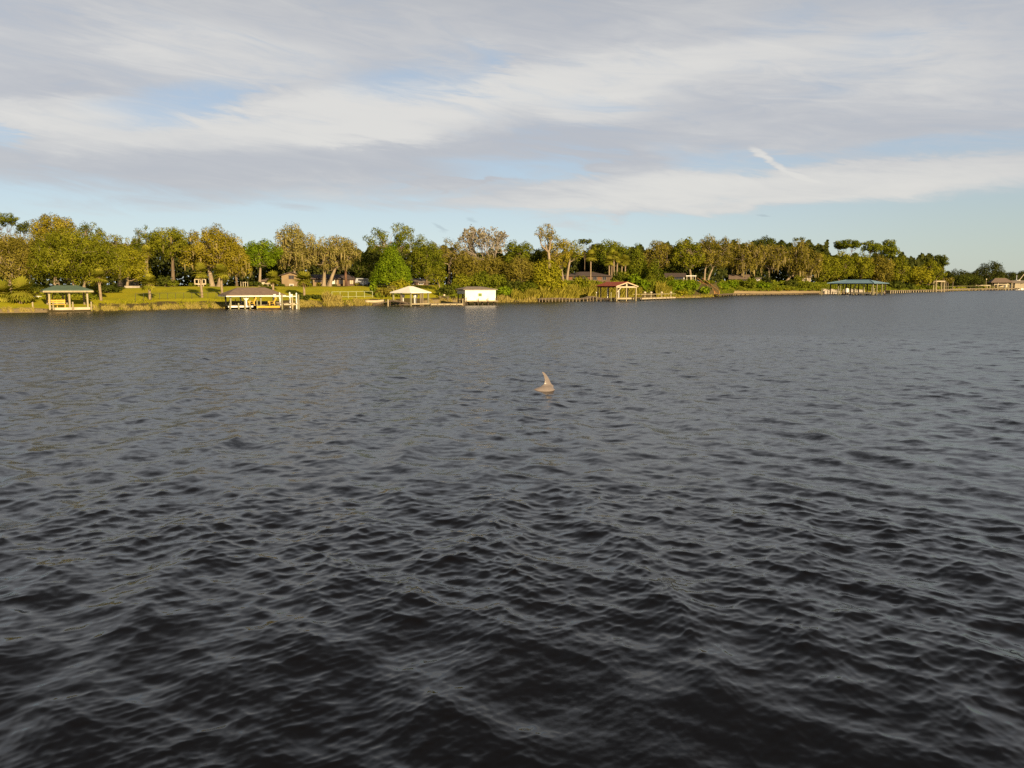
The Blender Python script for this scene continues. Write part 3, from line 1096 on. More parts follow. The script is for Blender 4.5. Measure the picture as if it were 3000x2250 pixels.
def hip_roof(W_, D_, z0, z1, ridge=None, over=0.35, thick=0.12, along='x'):
    """closed hip roof shell over a W_ x D_ plan (eaves z0, ridge z1)"""
    mb = MB()
    hx, hy = W_ / 2 + over, D_ / 2 + over
    if ridge is None:
        ridge = max(0.0, abs(W_ - D_) / 2)
    rx, ry = (ridge, 0.0) if along == 'x' else (0.0, ridge)
    e = [(-hx, -hy, z0), (hx, -hy, z0), (hx, hy, z0), (-hx, hy, z0)]
    rl, rr = (-rx, -ry, z1), (rx, ry, z1)
    lo = [(x, y, z - thick) for x, y, z in e]
    vs = e + [rl, rr] + lo
    if along == 'x':
        fs = [(0, 1, 5, 4), (2, 3, 4, 5), (1, 2, 5), (3, 0, 4)]
    else:
        fs = [(0, 1, 4), (2, 3, 5), (1, 2, 5, 4), (3, 0, 4, 5)]
    fs += [(0, 6, 7, 1), (1, 7, 8, 2), (2, 8, 9, 3), (3, 9, 6, 0), (9, 8, 7, 6)]
    mb.add(vs, fs)
    return mb


def gable_roof(W_, D_, z0, z1, over=0.35, thick=0.12, along='y'):
    """two sloping slabs, ridge along local y (gable faces the front) or x"""
    mb = MB()
    if along == 'y':
        hx, hy = W_ / 2 + over, D_ / 2 + over
        for s in (-1, 1):
            a = [(0, -hy, z1), (0, hy, z1), (s * hx, hy, z0), (s * hx, -hy, z0)]
            b = [(x, y, z - thick) for x, y, z in a]
            fs = [(0, 1, 2, 3), (7, 6, 5, 4), (0, 3, 7, 4), (1, 5, 6, 2), (3, 2, 6, 7), (0, 4, 5, 1)]
            mb.add(a + b, fs if s < 0 else [tuple(reversed(f)) for f in fs])
    else:
        hx, hy = W_ / 2 + over, D_ / 2 + over
        for s in (-1, 1):
            a = [(-hx, 0, z1), (hx, 0, z1), (hx, s * hy, z0), (-hx, s * hy, z0)]
            b = [(x, y, z - thick) for x, y, z in a]
            fs = [(0, 1, 2, 3), (7, 6, 5, 4), (0, 3, 7, 4), (1, 5, 6, 2), (3, 2, 6, 7), (0, 4, 5, 1)]
            mb.add(a + b, fs if s > 0 else [tuple(reversed(f)) for f in fs])
    return mb


def part_box(name, c, s, mat, parent, rz=0.0):
    return MB().box(c, s, rz).build(name, mat, parent)


def post(parent, x, y, z0, z1, mat, w=0.22, name='post', lean=0.0, rnd=False, cap=None):
    w = w * 0.88
    mb = MB()
    if rnd:
        mb.tube([(x, y, z0), (x + lean, y, z1)], [w / 2, w / 2 * 0.92], 8)
    else:
        mb.tube([(x, y, z0), (x + lean, y, z1)], [w / 2 * 1.414] * 2, 4)
    o = mb.build(name, mat, parent)
    if cap is not None:
        MB().tube([(x + lean, y, z1), (x + lean, y, z1 + 0.05), (x + lean, y, z1 + 0.22)], [w * 0.62, w * 0.62, 0.02], 8).build('post_cap', cap, o)
    return o


def fascia(W_, D_, z, mat, parent, over=0.35, h=0.22, th=0.06):
    """four eave boards, each a part"""
    hx, hy = W_ / 2 + over + th / 2, D_ / 2 + over + th / 2
    part_box('fascia_board', (0, -hy, z - h / 2 - 0.01), (2 * hx + th, th, h), mat, parent)
    part_box('fascia_board', (0, hy, z - h / 2 - 0.01), (2 * hx + th, th, h), mat, parent)
    part_box('fascia_board', (-hx, 0, z - h / 2 - 0.01), (th, 2 * hy - th - 0.006, h), mat, parent)
    part_box('fascia_board', (hx, 0, z - h / 2 - 0.01), (th, 2 * hy - th - 0.006, h), mat, parent)


def dock(name, label, pts, width, mat_deck, mat_pile, thick=0.16, every=2.2, pile_w=0.22, pile_top=None, rail=None, side_board=None, cat='dock', rng_seed=1, stringer=True, plank=0.0, group=None, bottom=-0.9, pile_every_top=0.0):
    """boardwalk along world points [(x, y, z deck)]; every pile, deck run, rail is a part"""
    rng = random.Random(rng_seed)
    pts = [Vector(p) for p in pts]
    o0 = pts[0]
    root = thing(name, label, cat, (o0.x, o0.y, 0.0), 0, group)
    loc = [p - Vector((o0.x, o0.y, 0)) for p in pts]
    for i in range(len(loc) - 1):
        a, b = loc[i], loc[i + 1]
        d = b - a
        dh = Vector((d.x, d.y, 0))
        ln = dh.length
        dh.normalize()
        s = Vector((-dh.y, dh.x, 0)) * width / 2
        if plank:
            k = max(1, int(ln / plank))
            for j in range(k):
                p, q = a.lerp(b, j / k), a.lerp(b, (j + 0.88) / k)
                dz = Vector((0, 0, rng.uniform(-0.02, 0.02)))
                vs = [p - s + dz, q - s + dz, q + s + dz, p + s + dz]
                mb = MB().add([tuple(v) for v in vs] + [tuple(v - Vector((0, 0, 0.05))) for v in vs], [(0, 1, 2, 3), (7, 6, 5, 4), (0, 4, 5, 1), (1, 5, 6, 2), (2, 6, 7, 3), (3, 7, 4, 0)])
                mb.build('plank', mat_deck, root)
        else:
            vs = [a - s, b - s, b + s, a + s]
            mb = MB().add([tuple(v) for v in vs] + [tuple(v - Vector((0, 0, 0.06))) for v in vs], [(0, 1, 2, 3), (7, 6, 5, 4), (0, 4, 5, 1), (1, 5, 6, 2), (2, 6, 7, 3), (3, 7, 4, 0)])
            mb.build('deck', mat_deck, root)
        if stringer:
            for sg in (-0.93, 0.93):
                p, q = a + s * sg - Vector((0, 0, 0.07 + thick / 2)), b + s * sg - Vector((0, 0, 0.07 + thick / 2))
                MB().bar(p, q, thick).build('stringer', side_board or mat_pile, root)
        k = max(1, int(round(ln / every)))
        for j in range(k + (1 if i == len(loc) - 2 else 0)):
            c = a.lerp(b, j / k)
            for sg in (-1.0, 1.0):
                q = c + s * sg * 1.04
                top = (pile_top if pile_top is not None else -0.02) * (1 if sg < 0 or pile_top is None else 1) + rng.uniform(-0.05, 0.05)
                post(root, q.x, q.y, bottom, q.z + top, mat_pile, pile_w, 'pile', rng.uniform(-0.06, 0.06), True)
            if rail:
                pass
        if rail:
            s2 = s * 1.0
            for sg in (-1, 1)[:rail[2] if len(rail) > 2 else 1]:
                p, q = a + s2 * sg, b + s2 * sg
                MB().bar(p + Vector((0, 0, rail[0])), q + Vector((0, 0, rail[0])), 0.09).build('rail', rail[1], root)
    return root


def window_part(parent, x0, x1, z0, z1, y, frame, pane, name='window', proud=0.05, bars=1):
    """framed window on a wall whose outer face is at local y"""
    f = 0.08
    mb = MB()
    cx, cz = (x0 + x1) / 2, (z0 + z1) / 2
    mb.box((cx, y - proud / 2, z1 - f / 2), (x1 - x0, proud, f))
    mb.box((cx, y - proud / 2, z0 + f / 2), (x1 - x0, proud, f))
    mb.box((x0 + f / 2, y - proud / 2, cz), (f, proud, z1 - z0 - 2 * f - 0.004))
    mb.box((x1 - f / 2, y - proud / 2, cz), (f, proud, z1 - z0 - 2 * f - 0.004))
    for i in range(bars):
        mb.box((x0 + (x1 - x0) * (i + 1) / (bars + 1), y - proud / 2, cz), (0.05, proud * 0.8, z1 - z0 - 2 * f - 0.01))
    w = mb.build(name, frame, parent)
    part_box('pane', (cx, y - 0.006, cz), (x1 - x0 - f, 0.012, z1 - z0 - f), pane, w)
    return w


def wall_shell(mb, W_, D_, z0, z1, th=0.15):
    mb.box((0, -D_ / 2 + th / 2, (z0 + z1) / 2), (W_, th, z1 - z0))
    mb.box((0, D_ / 2 - th / 2, (z0 + z1) / 2), (W_, th, z1 - z0))
    mb.box((-W_ / 2 + th / 2, 0, (z0 + z1) / 2), (th, D_ - 2 * th - 0.004, z1 - z0))
    mb.box((W_ / 2 - th / 2, 0, (z0 + z1) / 2), (th, D_ - 2 * th - 0.004, z1 - z0))
    return mb


# ------------------------------------------------------------------ boathouses and docks
YAW = [0.0]


def corner_frame(px, py_water, yaw, Wd, Dp, anchor=(-1, -1)):
    """local frame of a Wd x Dp plan whose given corner stands on the water at photo point (px, py)"""
    D = depth_of(py_water)
    c = P(px, py_water, D)
    YAW[0] = yaw = yaw - math.atan(U_of(px))        # yaw is given relative to the line of sight
    ca, sa = math.cos(yaw), math.sin(yaw)
    lx, ly = anchor[0] * Wd / 2, anchor[1] * Dp / 2
    return Vector((c.x - (lx * ca - ly * sa), c.y - (lx * sa + ly * ca), 0.0)), D


def zat(py, D):
    return P(1500, py, D).z


def green_pavilion():
    yaw = R(4)
    Wd, Dp = 4.95, 4.2
    loc, D = corner_frame(141, 914, yaw, Wd, Dp)
    yaw = YAW[0]
    r = thing('boathouse', 'open boathouse pavilion with green hip roof on pale timber posts', 'boathouse', loc, yaw, 'boathouses along the bank')
    ze, zr = zat(850, D), zat(838, D + 2)
    zd = zat(901.5, D)
    hip_roof(Wd, Dp, ze, zr + 0.10, 1.35, 0.42, 0.08).build('roof', M['green_roof'], r)
    fascia(Wd, Dp, ze - 0.08, M['pale_wood'], r, 0.42, 0.20)
    for x in (-Wd / 2 + 0.25, 0.1, Wd / 2 - 0.25):
        for y in (-Dp / 2 + 0.2, Dp / 2 - 0.2):
            post(r, x, y, -0.9, ze - 0.30, M['pale_wood'] if y < 0 else M['old_wood'], 0.24)
    post(r, -1.6, 1.2, 0.3, 2.3, M['pale_wood'], 0.15, 'lift_post')
    post(r, -0.35, 1.5, 0.3, 2.2, M['pale_wood'], 0.22, 'lift_post')
    for x in (-Wd / 2 + 0.62, 0.42, Wd / 2 + 0.14):
        post(r, x, -Dp / 2 - 0.17, -0.9, zat(885, D), M['pale_wood'], 0.24, 'pile', 0.0, True)
    for a, b in ((-Wd / 2 + 0.75, 0.29), (0.55, Wd / 2)):
        part_box('front_board', ((a + b) / 2, -Dp / 2 - 0.12, (zd + zat(909, D)) / 2), (b - a, 0.12, zd - zat(909, D)), M['cream_paint'], r)
    nb = 22
    for i in range(nb):
        w = (Wd - 0.4) / nb
        part_box('plank', (-Wd / 2 + 0.3 + (i + 0.5) * w, 0.1, zd - 0.07), (w * 0.9, Dp - 0.5, 0.06), M['pale_wood'], r)
    part_box('rail', (0.75 - 2.3 + 0.3, -Dp / 2 + 0.25, zat(889, D)), (1.3, 0.06, 0.08), M['pale_wood'], r)
    part_box('eave_beam', (0, -Dp / 2 + 0.2, ze - 0.22), (Wd - 0.1, 0.14, 0.18), M['old_wood'], r)
    part_box('eave_beam', (0, Dp / 2 - 0.2, ze - 0.22), (Wd - 0.1, 0.14, 0.18), M['old_wood'], r)
    # yellow bench on the deck
    b = thing('bench', 'yellow slatted bench under the green roofed pavilion', 'bench', (loc.x - 1.05 * math.cos(yaw), loc.y - 1.05 * math.sin(yaw) - 0.4, zd - 0.04), yaw)
    for z in (0.42, 0.72, 0.95):
        if z == 0.42:
            part_box('seat', (0, -0.25, 0.42), (2.0, 0.5, 0.07), M['yellow_paint'], b)
        else:
            part_box('back_slat', (0, 0.03, z), (2.0, 0.05, 0.16), M['yellow_paint'], b)
    for x in (-0.92, 0.0, 0.92):
        part_box('leg', (x, -0.42, 0.19), (0.10, 0.10, 0.385), M['yellow_paint'], b)
        part_box('leg', (x, 0.10, 0.52), (0.08, 0.08, 1.04), M['yellow_paint'], b)
    # low dock at the side
    D2 = depth_of(914)
    zz = zat(905.5, D2)
    a, c = P(92, 905.5, D2 + 1.0), P(139, 905.5, D2 + 1.0)
    dock('dock', 'low grey plank dock at the side of the green roofed pavilion', [(a.x, a.y, zz), (c.x, c.y, zz)], 1.9, M['old_wood'], M['dark_wood'], 0.14, 1.1, 0.2, None, None, M['pale_wood'], plank=0.22)
    q = P(97, 914, D2 + 0.6)
    t = thing('mooring_post', 'weathered round mooring post at the end of the low plank dock', 'post', (q.x, q.y, 0))
    post(t, 0, 0, -0.9, zat(885, D2), M['pale_wood'], 0.24, 'post', 0.02, True)
    q = spot(110, 11)
    t = thing('pipe_arch', 'small white pipe arch on the grass behind the low plank dock', 'frame', q)
    Dq = q.y
    z1 = zat(868, Dq) - q.z
    for x0, x1 in ((0.0, 0.0), (0.45, 0.70), (-0.75, -0.8)):
        MB().tube([(x0, 0, 0), (x0 * 0.5 + x1 * 0.5, 0, z1 * 0.6), (x1 * 0.6, 0, z1 * 0.95)], [0.05] * 3, 6).build('leg', M['white_paint'], t)
    MB().tube([(-0.8, 0, z1 * 0.9), (-0.3, 0, z1 * 1.0), (0.35, 0, z1 * 0.93)], [0.05] * 3, 6).build('top_rail', M['white_paint'], t)


def brown_boathouse():
    yaw = R(11)
    Wd, Dp = 7.7, 5.6
    loc, D = corner_frame(672, 906, yaw, Wd, Dp)
    yaw = YAW[0]
    r = thing('boathouse', 'low boathouse with wide brown shingle hip roof and white trim', 'boathouse', loc, yaw, 'boathouses along the bank')
    ze, zr = zat(864, D), zat(842, D + 3)
    zd = zat(895, D)
    hip_roof(Wd, Dp, ze, zr, 2.0, 0.4, 0.10).build('roof', M['brown_shingle'], r)
    fascia(Wd, Dp, ze - 0.10, M['white_paint'], r, 0.4, 0.16)
    fr = -Dp / 2 + 0.2
    for i, x in enumerate((-Wd / 2 + 0.25, -1.4, 0.7, Wd / 2 - 0.3)):
        post(r, x, fr, zd - 0.1, ze - 0.2, M['white_paint'] if i in (1, 3) else M['green_wood'], 0.24)
        post(r, x + 0.3, Dp / 2 - 0.25, zd - 0.1, ze - 0.2, M['dark_wood'] if i in (0, 2) else M['white_paint'], 0.24)
    for x in (-1.4,):
        for s in (-1, 1):
            MB().bar((x + s * 0.12, fr, ze - 0.75), (x + s * 0.5, fr, ze - 0.22), 0.10).build('brace', M['white_paint'], r)
    for x in (-Wd / 2 + 0.1, -Wd / 2 + 1.3, -Wd / 2 + 2.2, -0.9, 0.1):
        post(r, x, fr - 0.35, -0.9, zd + 0.35 if x < -2 else zd + 0.75, M['green_wood'], 0.28, 'pile', 0.0, True)
    for i in range(26):
        w = (Wd - 0.2) / 26
        part_box('plank', (-Wd / 2 + 0.15 + (i + 0.5) * w, 0.15, zd - 0.04), (w * 0.9, Dp - 0.5, 0.06), M['pale_wood'], r)
    part_box('front_board', (-2.2, fr - 0.13, zd - 0.18), (3.6, 0.10, 0.24), M['white_paint'], r)
    part_box('back_board', (-0.6, Dp / 2 - 0.1, zd - 0.16), (6, 0.10, 0.24), M['dark_wood'], r)
    for x in (-3.4, -2.0, -0.7):
        post(r, x, Dp / 2 - 0.9, zd - 0.05, zd + 0.85, M['cream_paint'], 0.12, 'rail_post')
    MB().bar((-3.2, 0.4, zd + 0.62), (-1.5, 0.8, zd + 0.30), 0.16).build('ramp', M['dark_wood'], r)
    # yellow deck chairs
    for k, (px, lab) in enumerate(((736, 'yellow wooden slatted deck chair beside the white braced boathouse post'), (795, 'yellow wooden slatted deck chair at the lift end of the brown roofed boathouse'))):
        q = P(px, 895, D + 1.0)
        c = thing('deck_chair', lab, 'chair', (q.x, q.y, zd - 0.01), R(-60), 'yellow chairs in the brown roofed boathouse')
        for j in range(5):
            MB().bar((-0.3 + j * 0.15, 0.25, 0.30), (-0.3 + j * 0.15, 0.70, 1.08 + 0.06 * (2 - abs(j - 2))), 0.11, n=4).build('back_slat', M['yellow_paint'], c)
        for j in range(4):
            part_box('seat_slat', (0, -0.30 + j * 0.17, 0.38 - j * 0.035), (0.66, 0.14, 0.04), M['yellow_paint'], c)
        for s in (-1, 1):
            part_box('arm', (s * 0.40, 0.0, 0.60), (0.14, 0.80, 0.04), M['yellow_paint'], c)
            part_box('leg', (s * 0.37, -0.33, 0.295), (0.06, 0.12, 0.56), M['yellow_paint'], c)
            MB().bar((s * 0.37, 0.42, 0.0), (s * 0.37, 0.36, 0.58), 0.08).build('leg', M['yellow_paint'], c)
    # yellow floating dock in front
    a, b = P(757, 901, D - 0.9), P(823, 901, D - 0.9)
    ln = (b - a).length
    f = thing('floating_dock', 'long yellow edged floating dock in front of the brown roofed boathouse', 'floating dock', ((a.x + b.x) / 2, (a.y + b.y) / 2, 0), R(2))
    part_box('float', (0, 0, 0.10), (ln - 0.3, 1.3, 0.30), M['dark_wood'], f)
    part_box('edge_board', (0, -0.72, 0.38), (ln, 0.08, 0.24), M['yellow_paint'], f)
    part_box('edge_board', (0, 0.72, 0.38), (ln, 0.08, 0.24), M['yellow_paint'], f)
    for i in range(12):
        part_box('plank', (-ln / 2 + (i + 0.5) * ln / 12, 0, 0.43), (ln / 12 * 0.9, 1.34, 0.05), M['pale_wood'], f)
    # boat lift at the end
    q = P(848, 904, D + 0.5)
    l = thing('boat_lift', 'open boat lift with tall white and greenish posts beside the brown roofed boathouse', 'boat lift', (q.x, q.y, 0), R(8))
    ppm = FPX / D
    for px, top, m, dy in ((818, 861, 'white_paint', 1.2), (847, 860, 'white_paint', 1.2), (866, 862, 'white_paint', 1.2)):
        post(l, (px - 848) / ppm, dy, -0.9, zat(top, D), M[m], 0.24, 'post', 0.0, True, M['white_paint'])
    for px, top, m, dy in ((830, 862, 'green_wood', -0.9), (859, 863, 'pale_wood', -0.9), (877, 863, 'green_wood', -0.9)):
        post(l, (px - 848) / ppm, dy, -0.9, zat(top, D), M[m], 0.27, 'pile', 0.0, True)
    for px in (810, 857):
        part_box('motor_box', ((px - 848) / ppm, -0.85, zat(866, D)), (0.34, 0.34, 0.42), M['white_paint'], l)
    for dy, z in ((-0.7, zat(892, D)), (1.0, zat(890, D))):
        MB().bar((-0.65, dy, z), (1.25, dy, z), 0.16).build('bunk', M['cream_paint'], l)
    MB().bar((-1.9, 0.2, zat(887, D)), (0.6, 0.6, zat(893, D)), 0.14).build('cradle_beam', M['old_wood'], l)
    part_box('crossbar', (-0.7, 1.2, zat(868.5, D)), (3.2, 0.08, 0.12), M['white_paint'], l)


def white_roof_shelter():
    yaw = R(45)
    Wd = Dp = 4.35
    loc, D = corner_frame(1204, 897, yaw, Wd, Dp)
    yaw = YAW[0]
    r = thing('boathouse', 'square boat shelter with bright white hip roof on grey posts', 'boathouse', loc, yaw, 'boathouses along the bank')
    ze, zr = zat(856.5, D), zat(838.5, D + 3)
    zd = zat(891, D)
    hip_roof(Wd, Dp, ze, zr, 0.55, 0.3, 0.14).build('roof', M['white_roof'], r)
    for sx in (-1, 1):
        for sy in (-1, 1):
            post(r, sx * (Wd / 2 - 0.1), sy * (Dp / 2 - 0.1), -0.9, ze - 0.14, M['green_wood'], 0.24)
    for sx, sy in ((-1, 0.1), (0.1, -1), (0.35, -1)):
        post(r, sx * (Wd / 2 - 0.1), sy * (Dp / 2 - 0.1), -0.9, ze - 0.14, M['old_wood'], 0.22)
    for x, y in ((-0.4, -1.3), (0.9, -0.4), (-1.4, 0.4)):
        post(r, x, y, zd - 0.3, ze - 0.3, M['white_paint'], 0.16, 'lift_post', -0.08)
        part_box('motor_box', (x, y, ze - 0.62), (0.34, 0.34, 0.5), M['white_paint'], r)
    MB().bar((-Wd / 2, -0.3, ze - 0.35), (Wd / 2, -0.3, ze - 0.35), 0.12).build('lift_beam', M['dark_wood'], r)
    part_box('front_board', (0, -Dp / 2 - 0.05, zd), (Wd, 0.10, 0.22), M['pale_wood'], r)
    part_box('front_board', (-Dp / 2 - 0.05, 0, zd - 0.1), (0.10, Wd, 0.22), M['old_wood'], r)
    part_box('deck', (0.6, -1.0, zd - 0.08), (3.4, 2.4, 0.08), M['old_wood'], r)
    # crooked ramp towards the bank
    pts = [P(1092, 893, D + 1.5), P(1118, 886.5, D + 1.8), P(1148, 879, D + 2.0), P(1176, 882, D + 1.6), P(1200, 888, D + 1.4)]
    dock('dock', 'sagging grey boardwalk tipping into the water beside the white roofed shelter', pts, 1.5, M['old_wood'], M['dark_wood'], 0.15, 1.4, 0.2, -0.05, None, M['dark_wood'], plank=0.3)
    q = P(1137, 897, D - 0.5)
    t = thing('mooring_post', 'stout pale mooring post in front of the sagging boardwalk', 'post', (q.x, q.y, 0))
    post(t, 0, 0, -0.9, zat(877, D), M['pale_wood'], 0.3, 'post', 0.0, True)
    # deck towards the white boathouse
    a, b = P(1262, 889, D + 1.2), P(1356, 888.5, D + 2.0)
    dock('dock', 'broad sunlit plank deck between the white roofed shelter and the white boathouse', [a, b], 2.6, M['pale_wood'], M['old_wood'], 0.2, 1.0, 0.16, None, None, M['pale_wood'], plank=0.3)
    # picnic table on the bank
    q = spot(1300, 3.2)
    p = thing('picnic_table', 'grey picnic table on the bank behind the sunlit plank deck', 'table', q, R(10))
    part_box('tabletop', (0, 0, 0.76), (2.1, 0.8, 0.06), M['old_wood'], p)
    for s in (-1, 1):
        part_box('bench_seat', (0, s * 0.75, 0.45), (2.1, 0.28, 0.05), M['old_wood'], p)
        for k in (-1, 1):
            MB().bar((k * 0.75, s * 0.65, 0.0), (k * 0.75, s * 0.25, 0.73), 0.09).build('leg', M['old_wood'], p)
    part_box('box', (0.1, 0, 0.96), (0.3, 0.25, 0.32), M['cream_paint'], p).name = 'napkin_box'
    # upturned rowing boat pulled up on the reeds
    q = spot(1098, 1.2)
    bt = thing('rowing_boat', 'small pale rowing boat pulled up at the foot of the sagging boardwalk', 'boat', q, R(20))
    mb = MB()
    st = np.linspace(-1, 1, 9)
    n = 7
    for s in st:
        wv = 0.62 * (1 - max(0, s) ** 2.2) ** 0.6 * (0.85 if s < -0.8 else 1) + 0.01
        for k in range(n):
            a_ = math.pi * k / (n - 1)
            mb.v.append((s * 1.7, -wv * math.cos(a_), 0.62 + 0.18 * max(0, s) ** 2 - 0.55 * math.sin(a_) * (1 - 0.4 * max(0, s) ** 2)))
    for i in range(len(st) - 1):
        for k in range(n - 1):
            mb.f.append((i * n + k, (i + 1) * n + k, (i + 1) * n + k + 1, i * n + k + 1))
    mb.f.append(tuple(range(n)))
    hull = mb.build('hull', M['cream_paint'], bt, smooth=True)
    sm = hull.modifiers.new('thickness', 'SOLIDIFY')
    sm.thickness = 0.05
    for s in (-0.9, 0.1):
        part_box('thwart', (s, 0, 0.5), (0.25, 1.05, 0.05), M['old_wood'], bt)


def white_boathouse():
    yaw = R(14)
    Wd, Dp = 5.55, 6.2
    loc, D = corner_frame(1363, 894, yaw, Wd, Dp)
    yaw = YAW[0]
    r = thing('boathouse', 'white walled boathouse with flat grey roof and one lime green window', 'boathouse', loc, yaw, 'boathouses along the bank')
    zf, ze, zr = zat(881, D), zat(847.5, D), zat(839.5, D + 2.5)
    hh = ze - zf
    mb = MB()
    mb.box((0, -Dp / 2 + 0.06, (zf + ze) / 2), (Wd, 0.12, hh))
    mb.box((Wd / 2 - 0.06, 0.06, (zf + ze) / 2), (0.12, Dp - 0.26, hh))
    mb.build('wall', M['white_paint'], r)
    part_box('side_panel', (-Wd / 2 + 0.05, 0.07, ze - 0.42), (0.10, Dp - 0.28, 0.80), M['white_paint'], r)
    mb = MB()
    hx, hy = Wd / 2 + 0.35, Dp / 2 + 0.15
    e = [(-hx, -hy, ze), (hx, -hy, ze), (hx, hy, ze), (-hx, hy, ze)]
    rt = [(-hx * 0.5, 0.6, zr), (hx * 0.35, 0.6, zr)]
    mb.add(e + rt + [(x, y, z - 0.12) for x, y, z in e], [(0, 1, 5, 4), (1, 2, 5), (2, 3, 4, 5), (3, 0, 4), (0, 6, 7, 1), (1, 7, 8, 2), (2, 8, 9, 3), (3, 9, 6, 0), (9, 8, 7, 6)])
    mb.build('roof', M['grey_roof'], r)
    ppm = FPX / D
    wx0, wx1 = (1401 - 1363) / ppm - Wd / 2, (1413.5 - 1363) / ppm - Wd / 2
    window_part(r, wx0 + 0.0, wx1 + 0.05, zat(869.5, D), zat(858, D), -Dp / 2, M['white_paint'], M['lime_panel'], bars=0)
    part_box('deck_board', (0.05, -Dp / 2 - 0.25, zf - 0.06), (Wd + 0.5, 0.5, 0.20), M['pale_wood'], r)
    part_box('deck_board', (0.05, 0.3, zf - 0.12), (Wd, Dp - 0.5, 0.12), M['old_wood'], r)
    for x in (-Wd / 2 + 0.05, -0.55, 1.2, Wd / 2 + 0.1):
        post(r, x, -Dp / 2 - 0.52, -0.9, zat(874, D) if abs(x) < 2 else zat(871, D), M['dark_wood'], 0.16, 'pile', 0.0, True)
    for x in (-2.3, -1.0, 0.4, 1.5, 2.5):
        for y in (-Dp / 2 + 0.3, 1.5):
            post(r, x, y, -0.9, zf - 0.14, M['dark_wood'], 0.26, 'pile', 0.0, True)
    post(r, -Wd / 2 + 0.15, Dp / 2 - 0.4, -0.5, ze - 0.15, M['old_wood'], 0.2)
    post(r, -Wd / 2 + 0.1, -0.8, -0.5, ze - 0.15, M['old_wood'], 0.2)
    q = P(1360, 892, D - 0.2)
    t = thing('piling_cluster', 'short wooden pilings tied at the corner of the white boathouse', 'piling', (q.x, q.y, 0))
    post(t, -0.25, 0, -0.9, zat(875, D), M['pale_wood'], 0.22, 'pile', 0.0, True)
    post(t, 0.1, -0.1, -0.9, zat(879, D), M['old_wood'], 0.22, 'pile', 0.0, True)


def old_dock():
    Dm = depth_of(884.5)
    xs = [(1572, 876), (1600, 873.5), (1640, 873), (1680, 875), (1712, 873.5), (1730, 868), (1752, 872)]
    pts = [P(x, y - 0.6, depth_of(885 - (x - 1572) * 0.014) + 0.8) for x, y in xs]
    dock('dock', 'long sagging derelict dock on crowded short piles beside the tall reeds', pts, 1.8, M['old_wood'], M['old_wood'], 0.2, 0.95, 0.22, 0.0, None, M['dark_wood'], plank=0.35)


